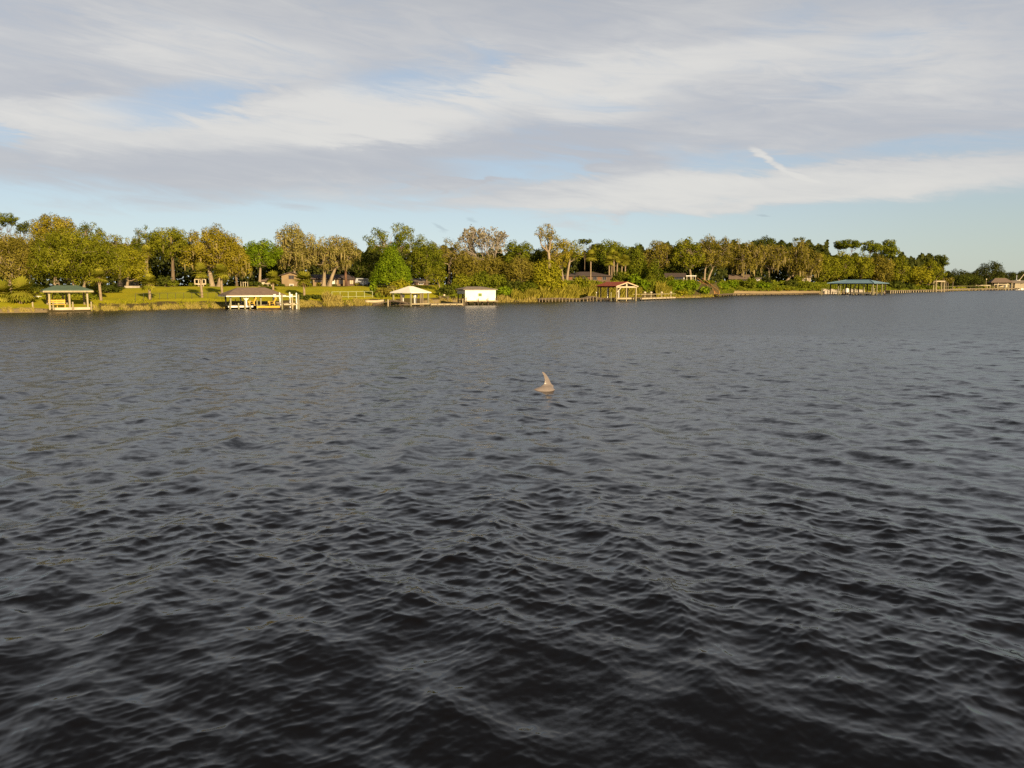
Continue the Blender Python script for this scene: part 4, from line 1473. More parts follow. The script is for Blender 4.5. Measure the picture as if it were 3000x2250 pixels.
def red_boathouse():
    yaw = R(35)
    Wd, Dp = 5.4, 7.4
    loc, D = corner_frame(1805, 882, yaw, Wd, Dp)
    yaw = YAW[0]
    r = thing('boathouse', 'timber boathouse with red metal roof and open truss gable', 'boathouse', loc, yaw, 'boathouses along the bank')
    ze, zr = zat(838, D), zat(825, D)
    zd = zat(874, D)
    gable_roof(Wd, Dp, ze, zr, 0.35, 0.10).build('roof', M['red_roof'], r)
    fy = -Dp / 2
    hx = Wd / 2
    part_box('tie_beam', (0, fy, ze - 0.22), (Wd + 0.3, 0.20, 0.30), M['cream_paint'], r)
    for s in (-1, 1):
        MB().bar((0, fy - 0.30, zr - 0.20), (s * (hx + 0.3), fy - 0.30, ze - 0.12), 0.22).build('rafter', M['cream_paint'], r)
        MB().bar((0, fy, ze + 0.05), (s * 1.5, fy, ze + 0.55), 0.12).build('brace', M['dark_wood'], r)
    part_box('king_post', (0, fy, (ze + zr) / 2 - 0.15), (0.36, 0.24, zr - ze - 0.1), M['cream_paint'], r)
    MB().bar((-hx + 0.2, fy, ze - 1.3), (-hx + 1.2, fy, ze - 0.4), 0.18).build('brace', M['cream_paint'], r)
    for x in (-hx + 0.1, 0.0, hx - 0.1):
        post(r, x, fy, -0.9, ze - 0.1 if abs(x) > 1 else ze - 0.37, M['pale_wood'], 0.26)
    for y in (-Dp / 2 + 3.1, -Dp / 2 + 6.2, Dp / 2 - 0.1):
        for x in (-hx + 0.1, hx - 0.1):
            post(r, x, y, -0.9, ze - 0.1, M['old_wood'], 0.24)
    for s in (-1, 1):
        part_box('eave_beam', (s * (hx - 0.1), 0, ze - 0.20), (0.16, Dp - 0.3, 0.22), M['dark_wood'], r)
    for x, y in ((-1.2, -2.5), (1.2, -2.0), (-1.8, 1.0)):
        post(r, x, y, zd - 0.2, ze - 0.5, M['white_paint'], 0.18, 'lift_post')
    part_box('front_board', (-0.6, fy - 0.15, zd - 0.05), (Wd - 1.6, 0.14, 0.36), M['pale_wood'], r)
    for i in range(14):
        part_box('plank', (-hx + 0.4, fy + (i + 0.5) * Dp / 14, zd), (1.3, Dp / 14 * 0.9, 0.08), M['old_wood'], r)
    for i in range(9):
        post(r, -hx + 0.9 + i * 0.5, fy + 0.6, -0.9, zd - 0.2, M['dark_wood'], 0.18, 'pile', random.uniform(-0.15, 0.15), True)
    # dock left of it, low and dark
    pts = [P(1722, 873.5, D + 3.0), P(1762, 873.5, D + 2.5), P(1798, 873.5, D + 2.0)]
    dock('dock', 'dark low dock running up to the red roofed boathouse', pts, 1.7, M['old_wood'], M['dark_wood'], 0.24, 1.0, 0.2, None, None, M['dark_wood'], plank=0.35, rng_seed=5)
    for px, top, lab in ((1747, 858, 'white capped round post at the far corner of the dark low dock'), (1790, 856, 'greenish piling standing between the dark low dock and the red roofed boathouse')):
        q = P(px, 880, D + 1.0)
        t = thing('mooring_post', lab, 'post', (q.x, q.y, 0))
        post(t, 0, 0, -0.9, zat(top, D), M['green_wood'], 0.24, 'post', 0.0, True, M['white_paint'] if px == 1747 else None)
    # dock on the other side with capped posts and a rail
    Da, Db = depth_of(881), depth_of(876.5)
    pts = [P(1866, 872.5, Da), P(1968, 869.5, Db)]
    dock('dock', 'sunlit pale dock with a rail and capped posts past the red roofed boathouse', pts, 2.0, M['pale_wood'], M['dark_wood'], 0.26, 2.4, 0.2, None, (0.75, M['pale_wood'], 2), M['cream_paint'], plank=0.45)
    for px, lab in ((1889, 'first capped post from the red roofed boathouse on the sunlit dock'), (1907, 'second capped post from the red roofed boathouse on the sunlit dock'),
                    (1938, 'third capped post from the red roofed boathouse, in front of yellow reeds'), (1965, 'capped post at the outer end of the sunlit pale dock')):
        f = (px - 1866) / 102
        Dq = Da + (Db - Da) * f - 1.2
        q = P(px, 880, Dq)
        t = thing('mooring_post', lab, 'post', (q.x, q.y, 0), 0, 'capped posts along the sunlit dock')
        post(t, 0, 0, -0.9, zat(857, Dq), M['pale_wood'], 0.28, 'post', 0.0, True)
        MB().tube([(0, 0, zat(858.5, Dq)), (0, 0, zat(856, Dq)), (0, 0, zat(853.5, Dq))], [0.34, 0.30, 0.02], 8).build('cap', M['cream_paint'], t)


def stairs_and_pier():
    D0 = depth_of(869)
    a = P(2100, 862, D0)
    b = P(2050, 824, D0 + 7.5)
    r = thing('stairway', 'orange wooden stairs with handrails going down the bushy bank to the pier', 'stairs', (a.x, a.y, 0))
    A, B = a - Vector((a.x, a.y, 0)), b - Vector((a.x, a.y, 0))
    d = (B - A)
    side = Vector((d.y, -d.x, 0)).normalized()
    n = 16
    for i in range(n):
        c = A.lerp(B, (i + 0.5) / n)
        part_box('tread', tuple(c), (1.7, 0.44, 0.06), M['orange_wood'], r, math.atan2(side.y, side.x))
    for s in (-1, 1):
        o = side * s * 0.9
        MB().bar(A + o, B + o, 0.22).build('stringer', M['orange_wood'], r)
        MB().bar(A + o + Vector((0, 0, 1.0)), B + o + Vector((0, 0, 1.0)), 0.12).build('handrail', M['orange_wood'], r)
        for k in (0, 0.25, 0.5, 0.75, 1):
            p = A.lerp(B, k) + o
            post(r, p.x, p.y, p.z - (1.2 if k < 0.4 else 1.6), p.z + 1.02, M['orange_wood'], 0.14, 'baluster')
    xs = [(2097, 861.5, 869.5), (2125, 861.3, 868.8), (2152, 859.5, 867), (2190, 859.3, 866.2), (2210, 860, 865.8), (2250, 860, 865.2), (2300, 859.3, 864.5), (2350, 858.4, 863.8), (2405, 857.2, 863)]
    pts = [P(x, y, depth_of(w)) for x, y, w in xs]
    dock('pier', 'long thin weathered pier on dark piles in front of the sandy bank', pts, 1.6, M['old_wood'], M['dark_wood'], 0.22, 3.6, 0.26, -0.05, None, M['dark_wood'], cat='pier', plank=0.6, rng_seed=8)


def blue_boathouse():
    yaw = R(-30)
    Wd, Dp = 17.0, 8.6
    loc, D = corner_frame(2557, 864.2, yaw, Wd, Dp, (1, -1))
    yaw = YAW[0]
    r = thing('boathouse', 'large double boathouse with blue metal hip roof', 'boathouse', loc, yaw, 'boathouses along the bank')
    ze, zr = zat(829.5, D), zat(819.5, D)
    zd = zat(857.5, D)
    hip_roof(Wd, Dp, ze, zr, 4.6, 0.7, 0.12).build('roof', M['blue_roof'], r)
    for s in (-1, 1):
        MB().bar((s * 4.6, 0, zr + 0.02), (s * (Wd / 2 + 0.7), -(Dp / 2 + 0.7), ze + 0.03), 0.18).build('hip_cap', M['blue_roof'], r)
    MB().bar((-4.6, 0, zr + 0.03), (4.6, 0, zr + 0.03), 0.2).build('ridge_cap', M['blue_roof'], r)
    for s in (-1, 1):
        part_box('eave_beam', (0, s * (Dp / 2 - 0.2), ze - 0.28), (Wd - 0.2, 0.2, 0.3), M['dark_wood'], r)
        part_box('eave_beam', (s * (Wd / 2 - 0.2), 0, ze - 0.28), (0.2, Dp - 0.8, 0.3), M['dark_wood'], r)
    for i, x in enumerate((-Wd / 2 + 0.2, -5.2, -2.0, 1.4, 4.9, Wd / 2 - 0.2)):
        post(r, x, -Dp / 2 + 0.2, -0.9, ze - 0.15, M['green_wood'] if i > 2 else M['dark_wood'], 0.36)
        post(r, x, Dp / 2 - 0.2, -0.9, ze - 0.15, M['dark_wood'], 0.36)
    for y in (-1.6, 1.8):
        post(r, Wd / 2 - 0.2, y, -0.9, ze - 0.15, M['green_wood'], 0.36)
    for x, h in ((-6.9, 4.0), (-4.2, 4.0), (-3.3, 4.1), (-1.0, 3.6), (0.4, 3.4), (2.8, 3.0), (6.0, 3.4), (7.0, 2.8)):
        post(r, x, -1.0, -0.9, zd + h * 0.55, M['pale_wood'], 0.3, 'pile', 0.0, True)
    part_box('front_board', (3.8, -Dp / 2 + 0.05, zd - 0.15), (7.6, 0.14, 0.45), M['cream_paint'], r)
    part_box('deck', (0, -Dp / 2 + 1.1, zd), (Wd, 1.8, 0.12), M['old_wood'], r)
    part_box('deck', (0, Dp / 2 - 1.0, zd), (Wd, 1.6, 0.12), M['old_wood'], r)
    for i in range(16):
        post(r, -Wd / 2 + 0.8 + i * 1.02, -Dp / 2 + 0.6, -0.9, zd - 0.05, M['dark_wood'], 0.26, 'pile', 0.0, True)
    for x0, x1 in ((-6.2, -2.4), (1.6, 5.6)):
        MB().bar((x0, -Dp / 2 + 0.3, ze - 0.9), (x1, -Dp / 2 + 0.3, ze - 0.9), 0.16).build('lift_beam', M['old_wood'], r)
    # things stored under the roof
    q = P(2481, 853, D + 3.0)
    t = thing('storage_barrel', 'white upright storage barrel on the deck under the blue roof', 'barrel', (q.x, q.y, zd + 0.05))
    MB().tube([(0, 0, 0), (0, 0, 0.2), (0, 0, 1.3), (0, 0, 1.42)], [0.55, 0.62, 0.62, 0.5], 14).build('body', M['white_paint'], t, smooth=False)
    MB().tube([(0, 0, 1.42), (0, 0, 1.5)], [0.40, 0.36], 12).build('lid', M['white_paint'], t)
    q = P(2462, 850, D + 2.5)
    t = thing('work_bench', 'pale slatted work bench beside the white barrel under the blue roof', 'bench', (q.x, q.y, zd + 0.05), yaw)
    part_box('top', (0, 0, 1.0), (2.6, 0.7, 0.10), M['cream_paint'], t)
    for x in (-1.2, 1.2):
        for y in (-0.28, 0.28):
            part_box('leg', (x, y, 0.47), (0.12, 0.12, 0.94), M['cream_paint'], t)
    for px, top, w, lab in ((2407, 845, 0.4, 'stout pale piling at the end of the long thin pier'), (2425, 840, 0.3, 'dark tall piling at the near edge of the blue roofed boathouse'),
                            (2593, 843, 0.34, 'short piling just outside the blue roofed boathouse'), (2455, 838, 0.3, 'first of two tall greenish pilings before the blue roofed boathouse'), (2461, 837, 0.3, 'second of two tall greenish pilings before the blue roofed boathouse')):
        Dq = D - 3 if px < 2560 else D + 6
        q = P(px, 864, Dq)
        t = thing('mooring_post', lab, 'post', (q.x, q.y, 0))
        post(t, 0, 0, -0.9, zat(top, Dq), M['green_wood'] if px != 2425 else M['dark_wood'], w, 'post', 0.0, True)
    # pale riprap along the bank under and beside it
    rng = random.Random(12)
    mb = MB()
    for i in range(150):
        px = rng.uniform(2412, 2456) if i % 2 else rng.uniform(2484, 2530)
        p = spot(px, rng.uniform(0.2, 4.5))
        s = rng.uniform(0.5, 1.2)
        b0 = len(mb.v)
        vs = []
        for k in range(6):
            a = k * math.pi / 3 + rng.uniform(-0.3, 0.3)
            vs.append((p.x + math.cos(a) * s * rng.uniform(0.6, 1), p.y + math.sin(a) * s * 0.7, p.z - 0.2))
        for k in range(6):
            a = k * math.pi / 3 + rng.uniform(-0.3, 0.3)
            vs.append((p.x + math.cos(a) * s * 0.5, p.y + math.sin(a) * s * 0.4, p.z + s * rng.uniform(0.55, 1.1)))
        mb.add(vs, [(k, (k + 1) % 6, 6 + (k + 1) % 6, 6 + k) for k in range(6)] + [tuple(range(6, 12))])
    tag(mb.build('riprap_rocks', M['rock']), 'pale broken rocks piled along the bank behind the blue roofed boathouse', 'rocks', kind='stuff')


def far_piers():
    xs = [(2600, 850.5, 859.8), (2660, 850, 857), (2725, 848.5, 855)]
    pts = [P(x, y, depth_of(w)) for x, y, w in xs]
    dock('pier', 'sunlit yellowish pier with paired pale piles past the blue roofed boathouse', pts, 2.4, M['pale_wood'], M['cream_paint'], 0.4, 5.5, 0.42, -0.15, None, M['dark_wood'], cat='pier', plank=0.9)
    xs = [(2735, 849, 854.8), (2800, 846, 853), (2850, 845.2, 851.8), (2900, 845, 851), (2990, 843.5, 849.5), (3080, 842.5, 848.5)]
    pts = [P(x, y, depth_of(w)) for x, y, w in xs]
    dock('pier', 'long shaded far pier with a rail running out to the distant brown roofed boathouse', pts, 2.6, M['old_wood'], M['old_wood'], 0.45, 7.0, 0.42, 0.3, (1.5, M['pale_wood'], 1), M['old_wood'], cat='pier', plank=1.2, rng_seed=21)
    # portal frame of an empty boat lift
    D = depth_of(855.5)
    q = P(2753, 850, D)
    t = thing('boat_lift', 'empty boat lift portal of tall pale posts on the far pier', 'boat lift', (q.x, q.y, 0), R(-8))
    zt = zat(822.5, D)
    for x in (-1.9, 1.9):
        for y in (-0.8, 3.2):
            post(t, x, y, -0.9, zt, M['pale_wood'], 0.34)
    for y in (-0.8, 3.2):
        part_box('crossbar', (0, y, zt - 0.25), (4.2, 0.40, 0.5), M['cream_paint'] if y < 0 else M['old_wood'], t)
    for i, (px, top, lab) in enumerate(((2739, 818, 'tall grey leaning piling beside the empty boat lift portal'), (2764, 814, 'tallest thin piling behind the empty boat lift portal'),
                                        (2772, 824, 'thin grey piling in the group past the boat lift portal'), (2777, 828, 'shorter thin piling in the group past the boat lift portal'), (2789, 825, 'lone leaning piling in front of the dark far shrubs'))):
        q = P(px, 852, D + 8 + 3 * i)
        m = thing('mooring_post', lab, 'post', (q.x, q.y, 0), 0, 'tall pilings round the far boat lift')
        post(m, 0, 0, -0.9, zat(top, D + 8 + 3 * i), M['old_wood'], 0.34, 'post', 0.35 if i in (0, 4) else -0.1, True)
    # second, lower frames
    Df = depth_of(850.6)
    for px0, px1, top, lab in ((2867, 2900, 835, 'low pale boat lift frame on the far pier before the brown roofed boathouse'), (2921, 2955, 832, 'pale lift frame under the eave of the distant brown roofed boathouse')):
        a, b = P(px0, 846, Df), P(px1, 846, Df)
        t = thing('boat_lift', lab, 'boat lift', ((a.x + b.x) / 2, a.y, 0))
        w = (b.x - a.x) / 2
        zt = zat(top, Df)
        for x in (-w, w):
            for y in (0, 3.5):
                post(t, x, y, -0.9, zt, M['pale_wood'], 0.42)
        for y in (0, 3.5):
            part_box('crossbar', (0, y, zt - 0.2), (2 * w + 0.4, 0.45, 0.4), M['cream_paint'], t)
    q = P(2884, 846, Df)
    t = thing('lamp_post', 'thin pale lamp post rising above the low far boat lift frame', 'lamp post', (q.x, q.y - 1.5, 0))
    post(t, 0, 0, -0.9, zat(818.5, Df), M['pale_wood'], 0.32, 'pole', 0.0, True)
    part_box('lamp_head', (0, 0, zat(818, Df)), (0.6, 0.5, 0.7), M['cream_paint'], t)
    # distant boathouse
    yaw = R(-16)
    Wd, Dp = 12.2, 9.0
    D = depth_of(850.2)
    q = P(2929, 846, D + 9)
    r = thing('boathouse', 'distant boathouse with brown hip roof beside the far pier', 'boathouse', (q.x, q.y, 0), yaw, 'boathouses along the bank')
    ze, zr = zat(827, D + 7), zat(814.5, D + 9)
    hip_roof(Wd, Dp, ze, zr, 3.2, 0.8, 0.2).build('roof', M['brown_shingle'], r)
    for i, x in enumerate((-Wd / 2 + 0.2, -2.2, 2.2, Wd / 2 - 0.2)):
        for y in (-Dp / 2 + 0.2, Dp / 2 - 0.2):
            post(r, x, y, -0.9, ze - 0.2, M['pale_wood'] if i % 2 else M['dark_wood'], 0.45)
    part_box('deck', (0, 0, zat(845.5, D)), (Wd, Dp, 0.25), M['old_wood'], r)
    part_box('back_wall', (1.5, Dp / 2 - 0.6, (ze + 1.2) / 2 + 0.5), (Wd - 4, 0.2, ze - 1.6), M['cream_paint'], r)
    part_box('cabinet', (3.0, -0.5, 2.6), (1.6, 1.0, 2.0), M['white_paint'], r)
    q = P(2990, 842, D + 12)
    r = thing('boathouse', 'distant grey roofed boat shed with pale walls at the end of the far pier', 'boathouse', (q.x, q.y, 0), R(-24), 'boathouses along the bank')
    ze, zr = zat(828, D + 9), zat(821.5, D + 12)
    Wd, Dp = 11.0, 8.0
    gable_roof(Wd, Dp, ze, zr, 0.5, 0.2, 'x').build('roof', M['grey_roof'], r)
    wb = MB()
    wb.box((-2.4, -Dp / 2 + 0.3, (ze + 1.2) / 2), (3.2, 0.2, ze - 1.4))
    wb.box((3.2, -Dp / 2 + 0.3, (ze + 1.2) / 2), (2.6, 0.2, ze - 1.4))
    wb.box((0, Dp / 2 - 0.3, (ze + 1.2) / 2), (Wd - 0.4, 0.2, ze - 1.4))
    wb.build('wall', M['cream_paint'], r)
    for x in (-Wd / 2 + 0.2, -0.4, 1.3, Wd / 2 - 0.2):
        post(r, x, -Dp / 2 + 0.2, -0.9, ze - 0.2, M['cream_paint'], 0.4)
    # flybridge of a boat showing over the shed roof
    q = P(2984, 820, D + 24)
    b = thing('motor_boat', 'white flybridge of a motor boat showing above the grey shed roof', 'boat', (q.x, q.y, 0), R(12))
    zc = zat(826, D + 24)
    mb = MB()
    hl = [(-6.5, 1.9), (-6.5, 1.9), (-2, 2.1), (2.5, 1.8), (5.5, 0.8), (7.0, 0.05)]
    for x, w in hl:
        mb.v += [(x, -w, zc - 1.6), (x, w, zc - 1.6), (x * 0.92, w * 0.7, 0.0), (x * 0.92, -w * 0.7, 0.0)]
    for i in range(len(hl) - 1):
        for k in range(4):
            mb.f.append((i * 4 + k, i * 4 + (k + 1) % 4, (i + 1) * 4 + (k + 1) % 4, (i + 1) * 4 + k))
    mb.f += [(3, 2, 1, 0), (20, 21, 22, 23)]
    mb.build('hull', M['white_paint'], b)
    part_box('cabin', (-0.8, 0, zc - 0.7), (6.0, 3.2, 1.75), M['white_paint'], b)
    part_box('flybridge', (-1.0, 0, zc + 0.75), (3.0, 2.6, 1.1), M['white_paint'], b)
    part_box('window_strip', (-0.8, -1.61, zc - 0.4), (4.8, 0.03, 0.7), M['glass'], b)
    MB().bar((-1.8, 0, zc + 1.2), (-1.8, 0, zat(806, D + 24)), 0.4).build('radar_mast', M['grey_paint'], b)
    MB().bar((0.5, 0, zc + 1.2), (6.4, 0, zat(793, D + 24)), 0.35).build('outrigger', M['cream_paint'], b)


green_pavilion()
brown_boathouse()
white_roof_shelter()
white_boathouse()
old_dock()
red_boathouse()
stairs_and_pier()
blue_boathouse()
far_piers()


# ------------------------------------------------------------------ houses and things on the lawn
def house(label, px0, px1, t, y_eave, y_ridge, depth, wall, roof, rooftype='gable_x', windows=(), yaw=0.0, chimney=None, over=0.5, y_base=None, cat='house'):
    pm = (px0 + px1) / 2
    g = spot(pm, t)
    D = g.y
    ppm = FPX / D * U0
    az_ = math.atan(U_of(pm))
    yaw = yaw - az_
    ca = math.cos(az_)
    Wd = (px1 - px0) / ppm * ca
    r = thing('house', label, cat, (g.x - math.sin(yaw) * depth / 2, g.y + math.cos(yaw) * depth / 2, g.z), yaw)
    ze, zr = zat(y_eave, D) - g.z, zat(y_ridge, D + depth / 2) - g.z
    mb = wall_shell(MB(), Wd, depth, -0.4, ze)
    if rooftype == 'gable_y':
        for s in (-1, 1):
            y = s * (depth / 2 - 0.075)
            mb.add([(-Wd / 2, y - 0.07, ze), (Wd / 2, y - 0.07, ze), (0, y - 0.07, zr - 0.15), (-Wd / 2, y + 0.07, ze), (Wd / 2, y + 0.07, ze), (0, y + 0.07, zr - 0.15)],
                   [(0, 1, 2), (5, 4, 3), (0, 3, 4, 1), (1, 4, 5, 2), (2, 5, 3, 0)])
    mb.build('wall', M[wall], r)
    if rooftype == 'hip':
        hip_roof(Wd, depth, ze, zr, max(0, (Wd - depth) / 2), over, 0.15).build('roof', M[roof], r)
    elif rooftype == 'gable_y':
        gable_roof(Wd, depth, ze, zr, over, 0.12, 'y').build('roof', M[roof], r)
    else:
        gable_roof(Wd, depth, ze, zr, over, 0.12, 'x').build('roof', M[roof], r)
    for w in windows:
        x0, x1, y0, y1, pane, frame = w[:6]
        lx0, lx1 = (x0 - pm) / ppm * ca, (x1 - pm) / ppm * ca
        window_part(r, lx0, lx1, zat(y1, D) - g.z, zat(y0, D) - g.z, -depth / 2, M[frame], M[pane], name=w[6] if len(w) > 6 else 'window', bars=w[7] if len(w) > 7 else 1)
    if chimney:
        x, top, m = chimney
        part_box('chimney', ((x - pm) / ppm, 0.3, (ze + zat(top, D + depth / 2) - g.z) / 2), (0.9, 0.9, zat(top, D + depth / 2) - g.z - ze), M[m], r)
    return r


house('tan gabled house end with one dark upper window behind the palms', 826, 880, 35, 807, 797, 9.0, 'tan_wall', 'dark_shingle', 'gable_y',
      ((846, 862, 806.5, 818, 'glass', 'brown_wall'), (848, 860, 832, 840, 'glass', 'white_paint', 'window', 2)))
house('long low house with dark shingle roof and a bright white garage panel', 918, 1012, 38, 816, 804, 9.0, 'tan_wall', 'dark_shingle', 'gable_x',
      ((952, 960, 819, 833, 'cream_paint', 'cream_paint', 'door', 0), (965, 981, 819, 832, 'white_paint', 'white_paint', 'garage_door', 0), (983, 988, 819, 832, 'cream_paint', 'cream_paint', 'door', 0), (922, 944, 819, 827, 'glass', 'brown_wall', 'window', 2), (992, 1006, 819, 833, 'glass', 'brown_wall')))
house('dark roofed house wing with a small porch window behind the red trunk', 990, 1050, 45, 817, 804, 8.0, 'brown_wall', 'dark_shingle', 'hip',
      ((1024, 1036, 819, 833, 'cream_paint', 'brown_wall'),))
house('pale shed glimpsed between trunks behind the clipped bushes', 765, 800, 40, 822, 815, 5.0, 'cream_paint', 'brown_shingle', 'hip', ((776, 782, 824, 830, 'glass', 'brown_wall'),))
house('low dark house with grey roof behind the white roofed shelter', 1190, 1255, 45, 826, 816, 8.0, 'brown_wall', 'grey_roof', 'gable_x', ((1200, 1214, 828, 834, 'glass', 'white_paint'), (1226, 1240, 828, 834, 'glass', 'white_paint')))
house('wide brown house with screened timber front behind the yellow reeds', 1646, 1786, 30, 808, 796, 10.0, 'brown_wall', 'dark_shingle', 'hip',
      tuple((1652 + i * 14, 1664 + i * 14, 810, 821, 'rust_wall' if i % 2 else 'glass', 'old_wood', 'screen_panel', 1) for i in range(9)))
h = house('white house with flat carport canopy above the bright bushes', 1950, 2004, 34, 810, 800, 8.0, 'white_paint', 'dark_shingle', 'gable_x', ((1973, 2002, 811.5, 822, 'glass', 'brown_wall', 'window', 3),))
g = spot(2012, 32)
c = thing('carport', 'white flat canopy on thin posts beside the white house', 'carport', g)
part_box('canopy', (0, 0, zat(808.5, g.y) - g.z), (5.0, 4.0, 0.22), M['white_paint'], c)
for x in (-2.3, -0.4, 0.9, 2.3):
    for y in (-1.8, 1.8):
        post(c, x, y, -0.2, zat(809, g.y) - g.z, M['cream_paint'], 0.15)
house('brown gabled cottage under the moss hung oaks with tan roof edge', 2138, 2192, 36, 817, 804, 8.0, 'brown_wall', 'brown_shingle', 'gable_x', ((2150, 2160, 819, 825, 'glass', 'cream_paint'), (2176, 2186, 819, 825, 'glass', 'cream_paint')))
house('tiny white flat roofed cabin beside the black green conifer', 2214, 2226, 38, 816, 813, 4.0, 'white_paint', 'grey_roof', 'gable_x', ((2217, 2222, 818, 822, 'glass', 'white_paint'),))
house('pale two storey house with chimney half hidden by hanging moss', 2326, 2374, 44, 812, 804, 8.0, 'cream_paint', 'grey_roof', 'gable_x',
      ((2331, 2339, 816, 826, 'glass', 'white_paint'), (2344, 2350, 816, 826, 'glass', 'white_paint'), (2356, 2365, 816, 826, 'glass', 'white_paint')), chimney=(2352, 798, 'cream_paint'))

# grey van beside the low house
g = spot(1066, 36)
v = thing('parked_van', 'grey van parked at the edge of the lawn by the dark wing', 'van', g, R(8))
mb = MB()
prof_ = [(-1.7, 0.35), (1.75, 0.35), (1.85, 0.8), (1.35, 1.0), (0.85, 1.62), (-1.55, 1.68), (-1.75, 1.0)]
vs = [(x, -0.85, z) for x, z in prof_] + [(x, 0.85, z) for x, z in prof_]
n = len(prof_)
mb.add(vs, [tuple(range(n)), tuple(reversed(range(n, 2 * n)))] + [(i, i + n, (i + 1) % n + n, (i + 1) % n) for i in range(n)])
mb.build('body', M['grey_paint'], v)
part_box('side_window', (-0.2, -0.858, 1.32), (1.9, 0.02, 0.40), M['glass'], v)
MB().add([(1.34, -0.7, 1.03), (1.34, 0.7, 1.03), (0.90, 0.7, 1.60), (0.90, -0.7, 1.60)], [(0, 1, 2, 3)]).build('windscreen', M['glass'], v).location = (0.02, 0, 0.02)
for x in (-1.1, 1.15):
    for y in (-0.80, 0.80):
        w = MB().tube([(x, y - 0.1, 0.33), (x, y + 0.1, 0.33)], [0.33, 0.33], 14).build('wheel', M['rubber'], v)

# garden arbour seen behind the second palm of the lawn
g = spot(587, 29)
a = thing('garden_arbor', 'cream garden arbour with three square openings at the top of the lawn', 'arbor', g)
ppm = FPX / g.y * U0
zt, zm, zb = zat(819.5, g.y) - g.z, zat(831.5, g.y) - g.z, -0.1
for x in (-15.5, -4.5, 6.0, 15.5):
    part_box('upright', (x / ppm, 0, (zt + zm) / 2), (0.16, 0.16, zt - zm), M['cream_paint'], a)
for x in (-4.6, 9.0):
    part_box('upright', (x / ppm, 0.0, (zm + zb) / 2 - 0.1), (0.16, 0.16, zm - zb - 0.1), M['cream_paint'], a)
part_box('top_beam', (0, 0, zt + 0.06), (33 / ppm, 0.18, 0.14), M['cream_paint'], a)
part_box('middle_beam', (0, 0, zm - 0.02), (33 / ppm, 0.20, 0.22), M['cream_paint'], a)
part_box('bench_seat', (2.2 / ppm, -0.2, 0.35), (1.0, 0.45, 0.10), M['cream_paint'], a)

# white paling fence at the top of the lawn, wire fences at the water's edge
def fence(name, label, px0, px1, t0, t1, n, h, mat, rails=(1.0,), w=0.08, rw=0.05):
    a, b = spot(px0, t0), spot(px1, t1)
    r = thing(name, label, 'fence', a)
    pts = []
    for i in range(n):
        f = i / (n - 1)
        q = spot(px0 + (px1 - px0) * f, t0 + (t1 - t0) * f) - a
        pts.append(q)
        post(r, q.x, q.y, q.z - 0.3, q.z + h, mat, w)
    for k in rails:
        for i in range(n - 1):
            MB().bar(pts[i] + Vector((0, 0, h * k)), pts[i + 1] + Vector((0, 0, h * k)), rw).build('rail', mat, r)
    return r


fence('garden_fence', 'white post fence before the dark shrubs at the lawn top', 706, 726, 33, 33, 4, 0.95, M['cream_paint'], (0.85,), 0.11, 0.06)
fence('wire_fence', 'pale green rail fence across the foot of the lawn near the sagging boardwalk', 972, 1091, 6.5, 6.5, 6, 1.15, M['rail_metal'], (1.0, 0.25), 0.09, 0.06)
fence('wire_fence', 'thin dark wire fence below the palms beside the brown roofed boathouse', 395, 655, 7.0, 7.0, 12, 1.0, M['dark_metal'], (1.0,), 0.05, 0.035)
fence('paling_fence', 'weathered pale paling fence under the yellow green oak', 345, 405, 34, 34, 18, 1.5, M['old_wood'], (0.85, 0.3), 0.14, 0.09)
g = spot(392, 26)
pl = thing('planter', 'low stone edged flower bed on the lawn below the paling fence', 'planter', g)
part_box('curb', (0, -0.6, 0.1), (2.6, 0.18, 0.35), M['rock'], pl)
part_box('soil', (0, 0.1, 0.14), (2.5, 1.2, 0.3), M['dark_wood'], pl)


# ------------------------------------------------------------------ trees, from the upstream end to the far end of the bank
OAKS = 'oaks along the bank'
# name, label, px, t, top, width, options
tree('pine_tree', 'tall pine with flat umbrella crown at the upper edge of the wood', 25, 62, 620, 84, leaf='green', bark='bark', low=668, trunk_px=38, n=30, shape='dome', pr=(0.17, 0.26), leaf_size=0.15, flat=0.7, density=1.7, trunk_r=0.11)
tree('oak_tree', 'small dark rounded tree beside the umbrella pine', 78, 58, 644, 44, leaf='dark', low=690, n=14, density=1.8, trunk_r=0.12)
tree('oak_tree', 'golden yellow domed oak, highest of the wood by the umbrella pine', 166, 44, 622, 128, leaf='gold', bark='pale_bark', low=730, n=34, twigs=60, pr=(0.18, 0.28), density=1.5)
tree('oak_tree', 'wide gnarled brownish oak behind the short fat palms', 38, 17, 672, 176, leaf='brown', bark='pale_bark', low=838, trunk_px=28, n=52, twigs=90, pr=(0.16, 0.26), density=1.5, trunk_r=0.42, moss=120)
tree('oak_tree', 'great spreading olive green oak behind the green roofed pavilion', 225, 15, 664, 262, leaf='olive', bark='pale_bark', low=846, trunk_px=233, n=74, twigs=120, pr=(0.15, 0.24), density=1.55, trunk_r=0.26, trunks=2, droop=0.25, moss=80)
tree('oak_tree', 'branchy dark green treetop rising behind the spreading olive oak', 274, 56, 650, 82, leaf='green', bark='pale_bark', low=712, n=15, twigs=30, pr=(0.17, 0.28), density=1.25)
tree('oak_tree', 'yellow green speckled oak in front of the paling fence', 372, 27, 708, 128, leaf='lime', bark='pale_bark', low=838, n=44, twigs=40, pr=(0.17, 0.26), density=1.5)
tree('oak_tree', 'thin grey green treetop behind the yellow green speckled oak', 352, 52, 682, 96, leaf='olive', bark='grey_bark', low=740, n=17, twigs=50, pr=(0.16, 0.25), density=1.0)
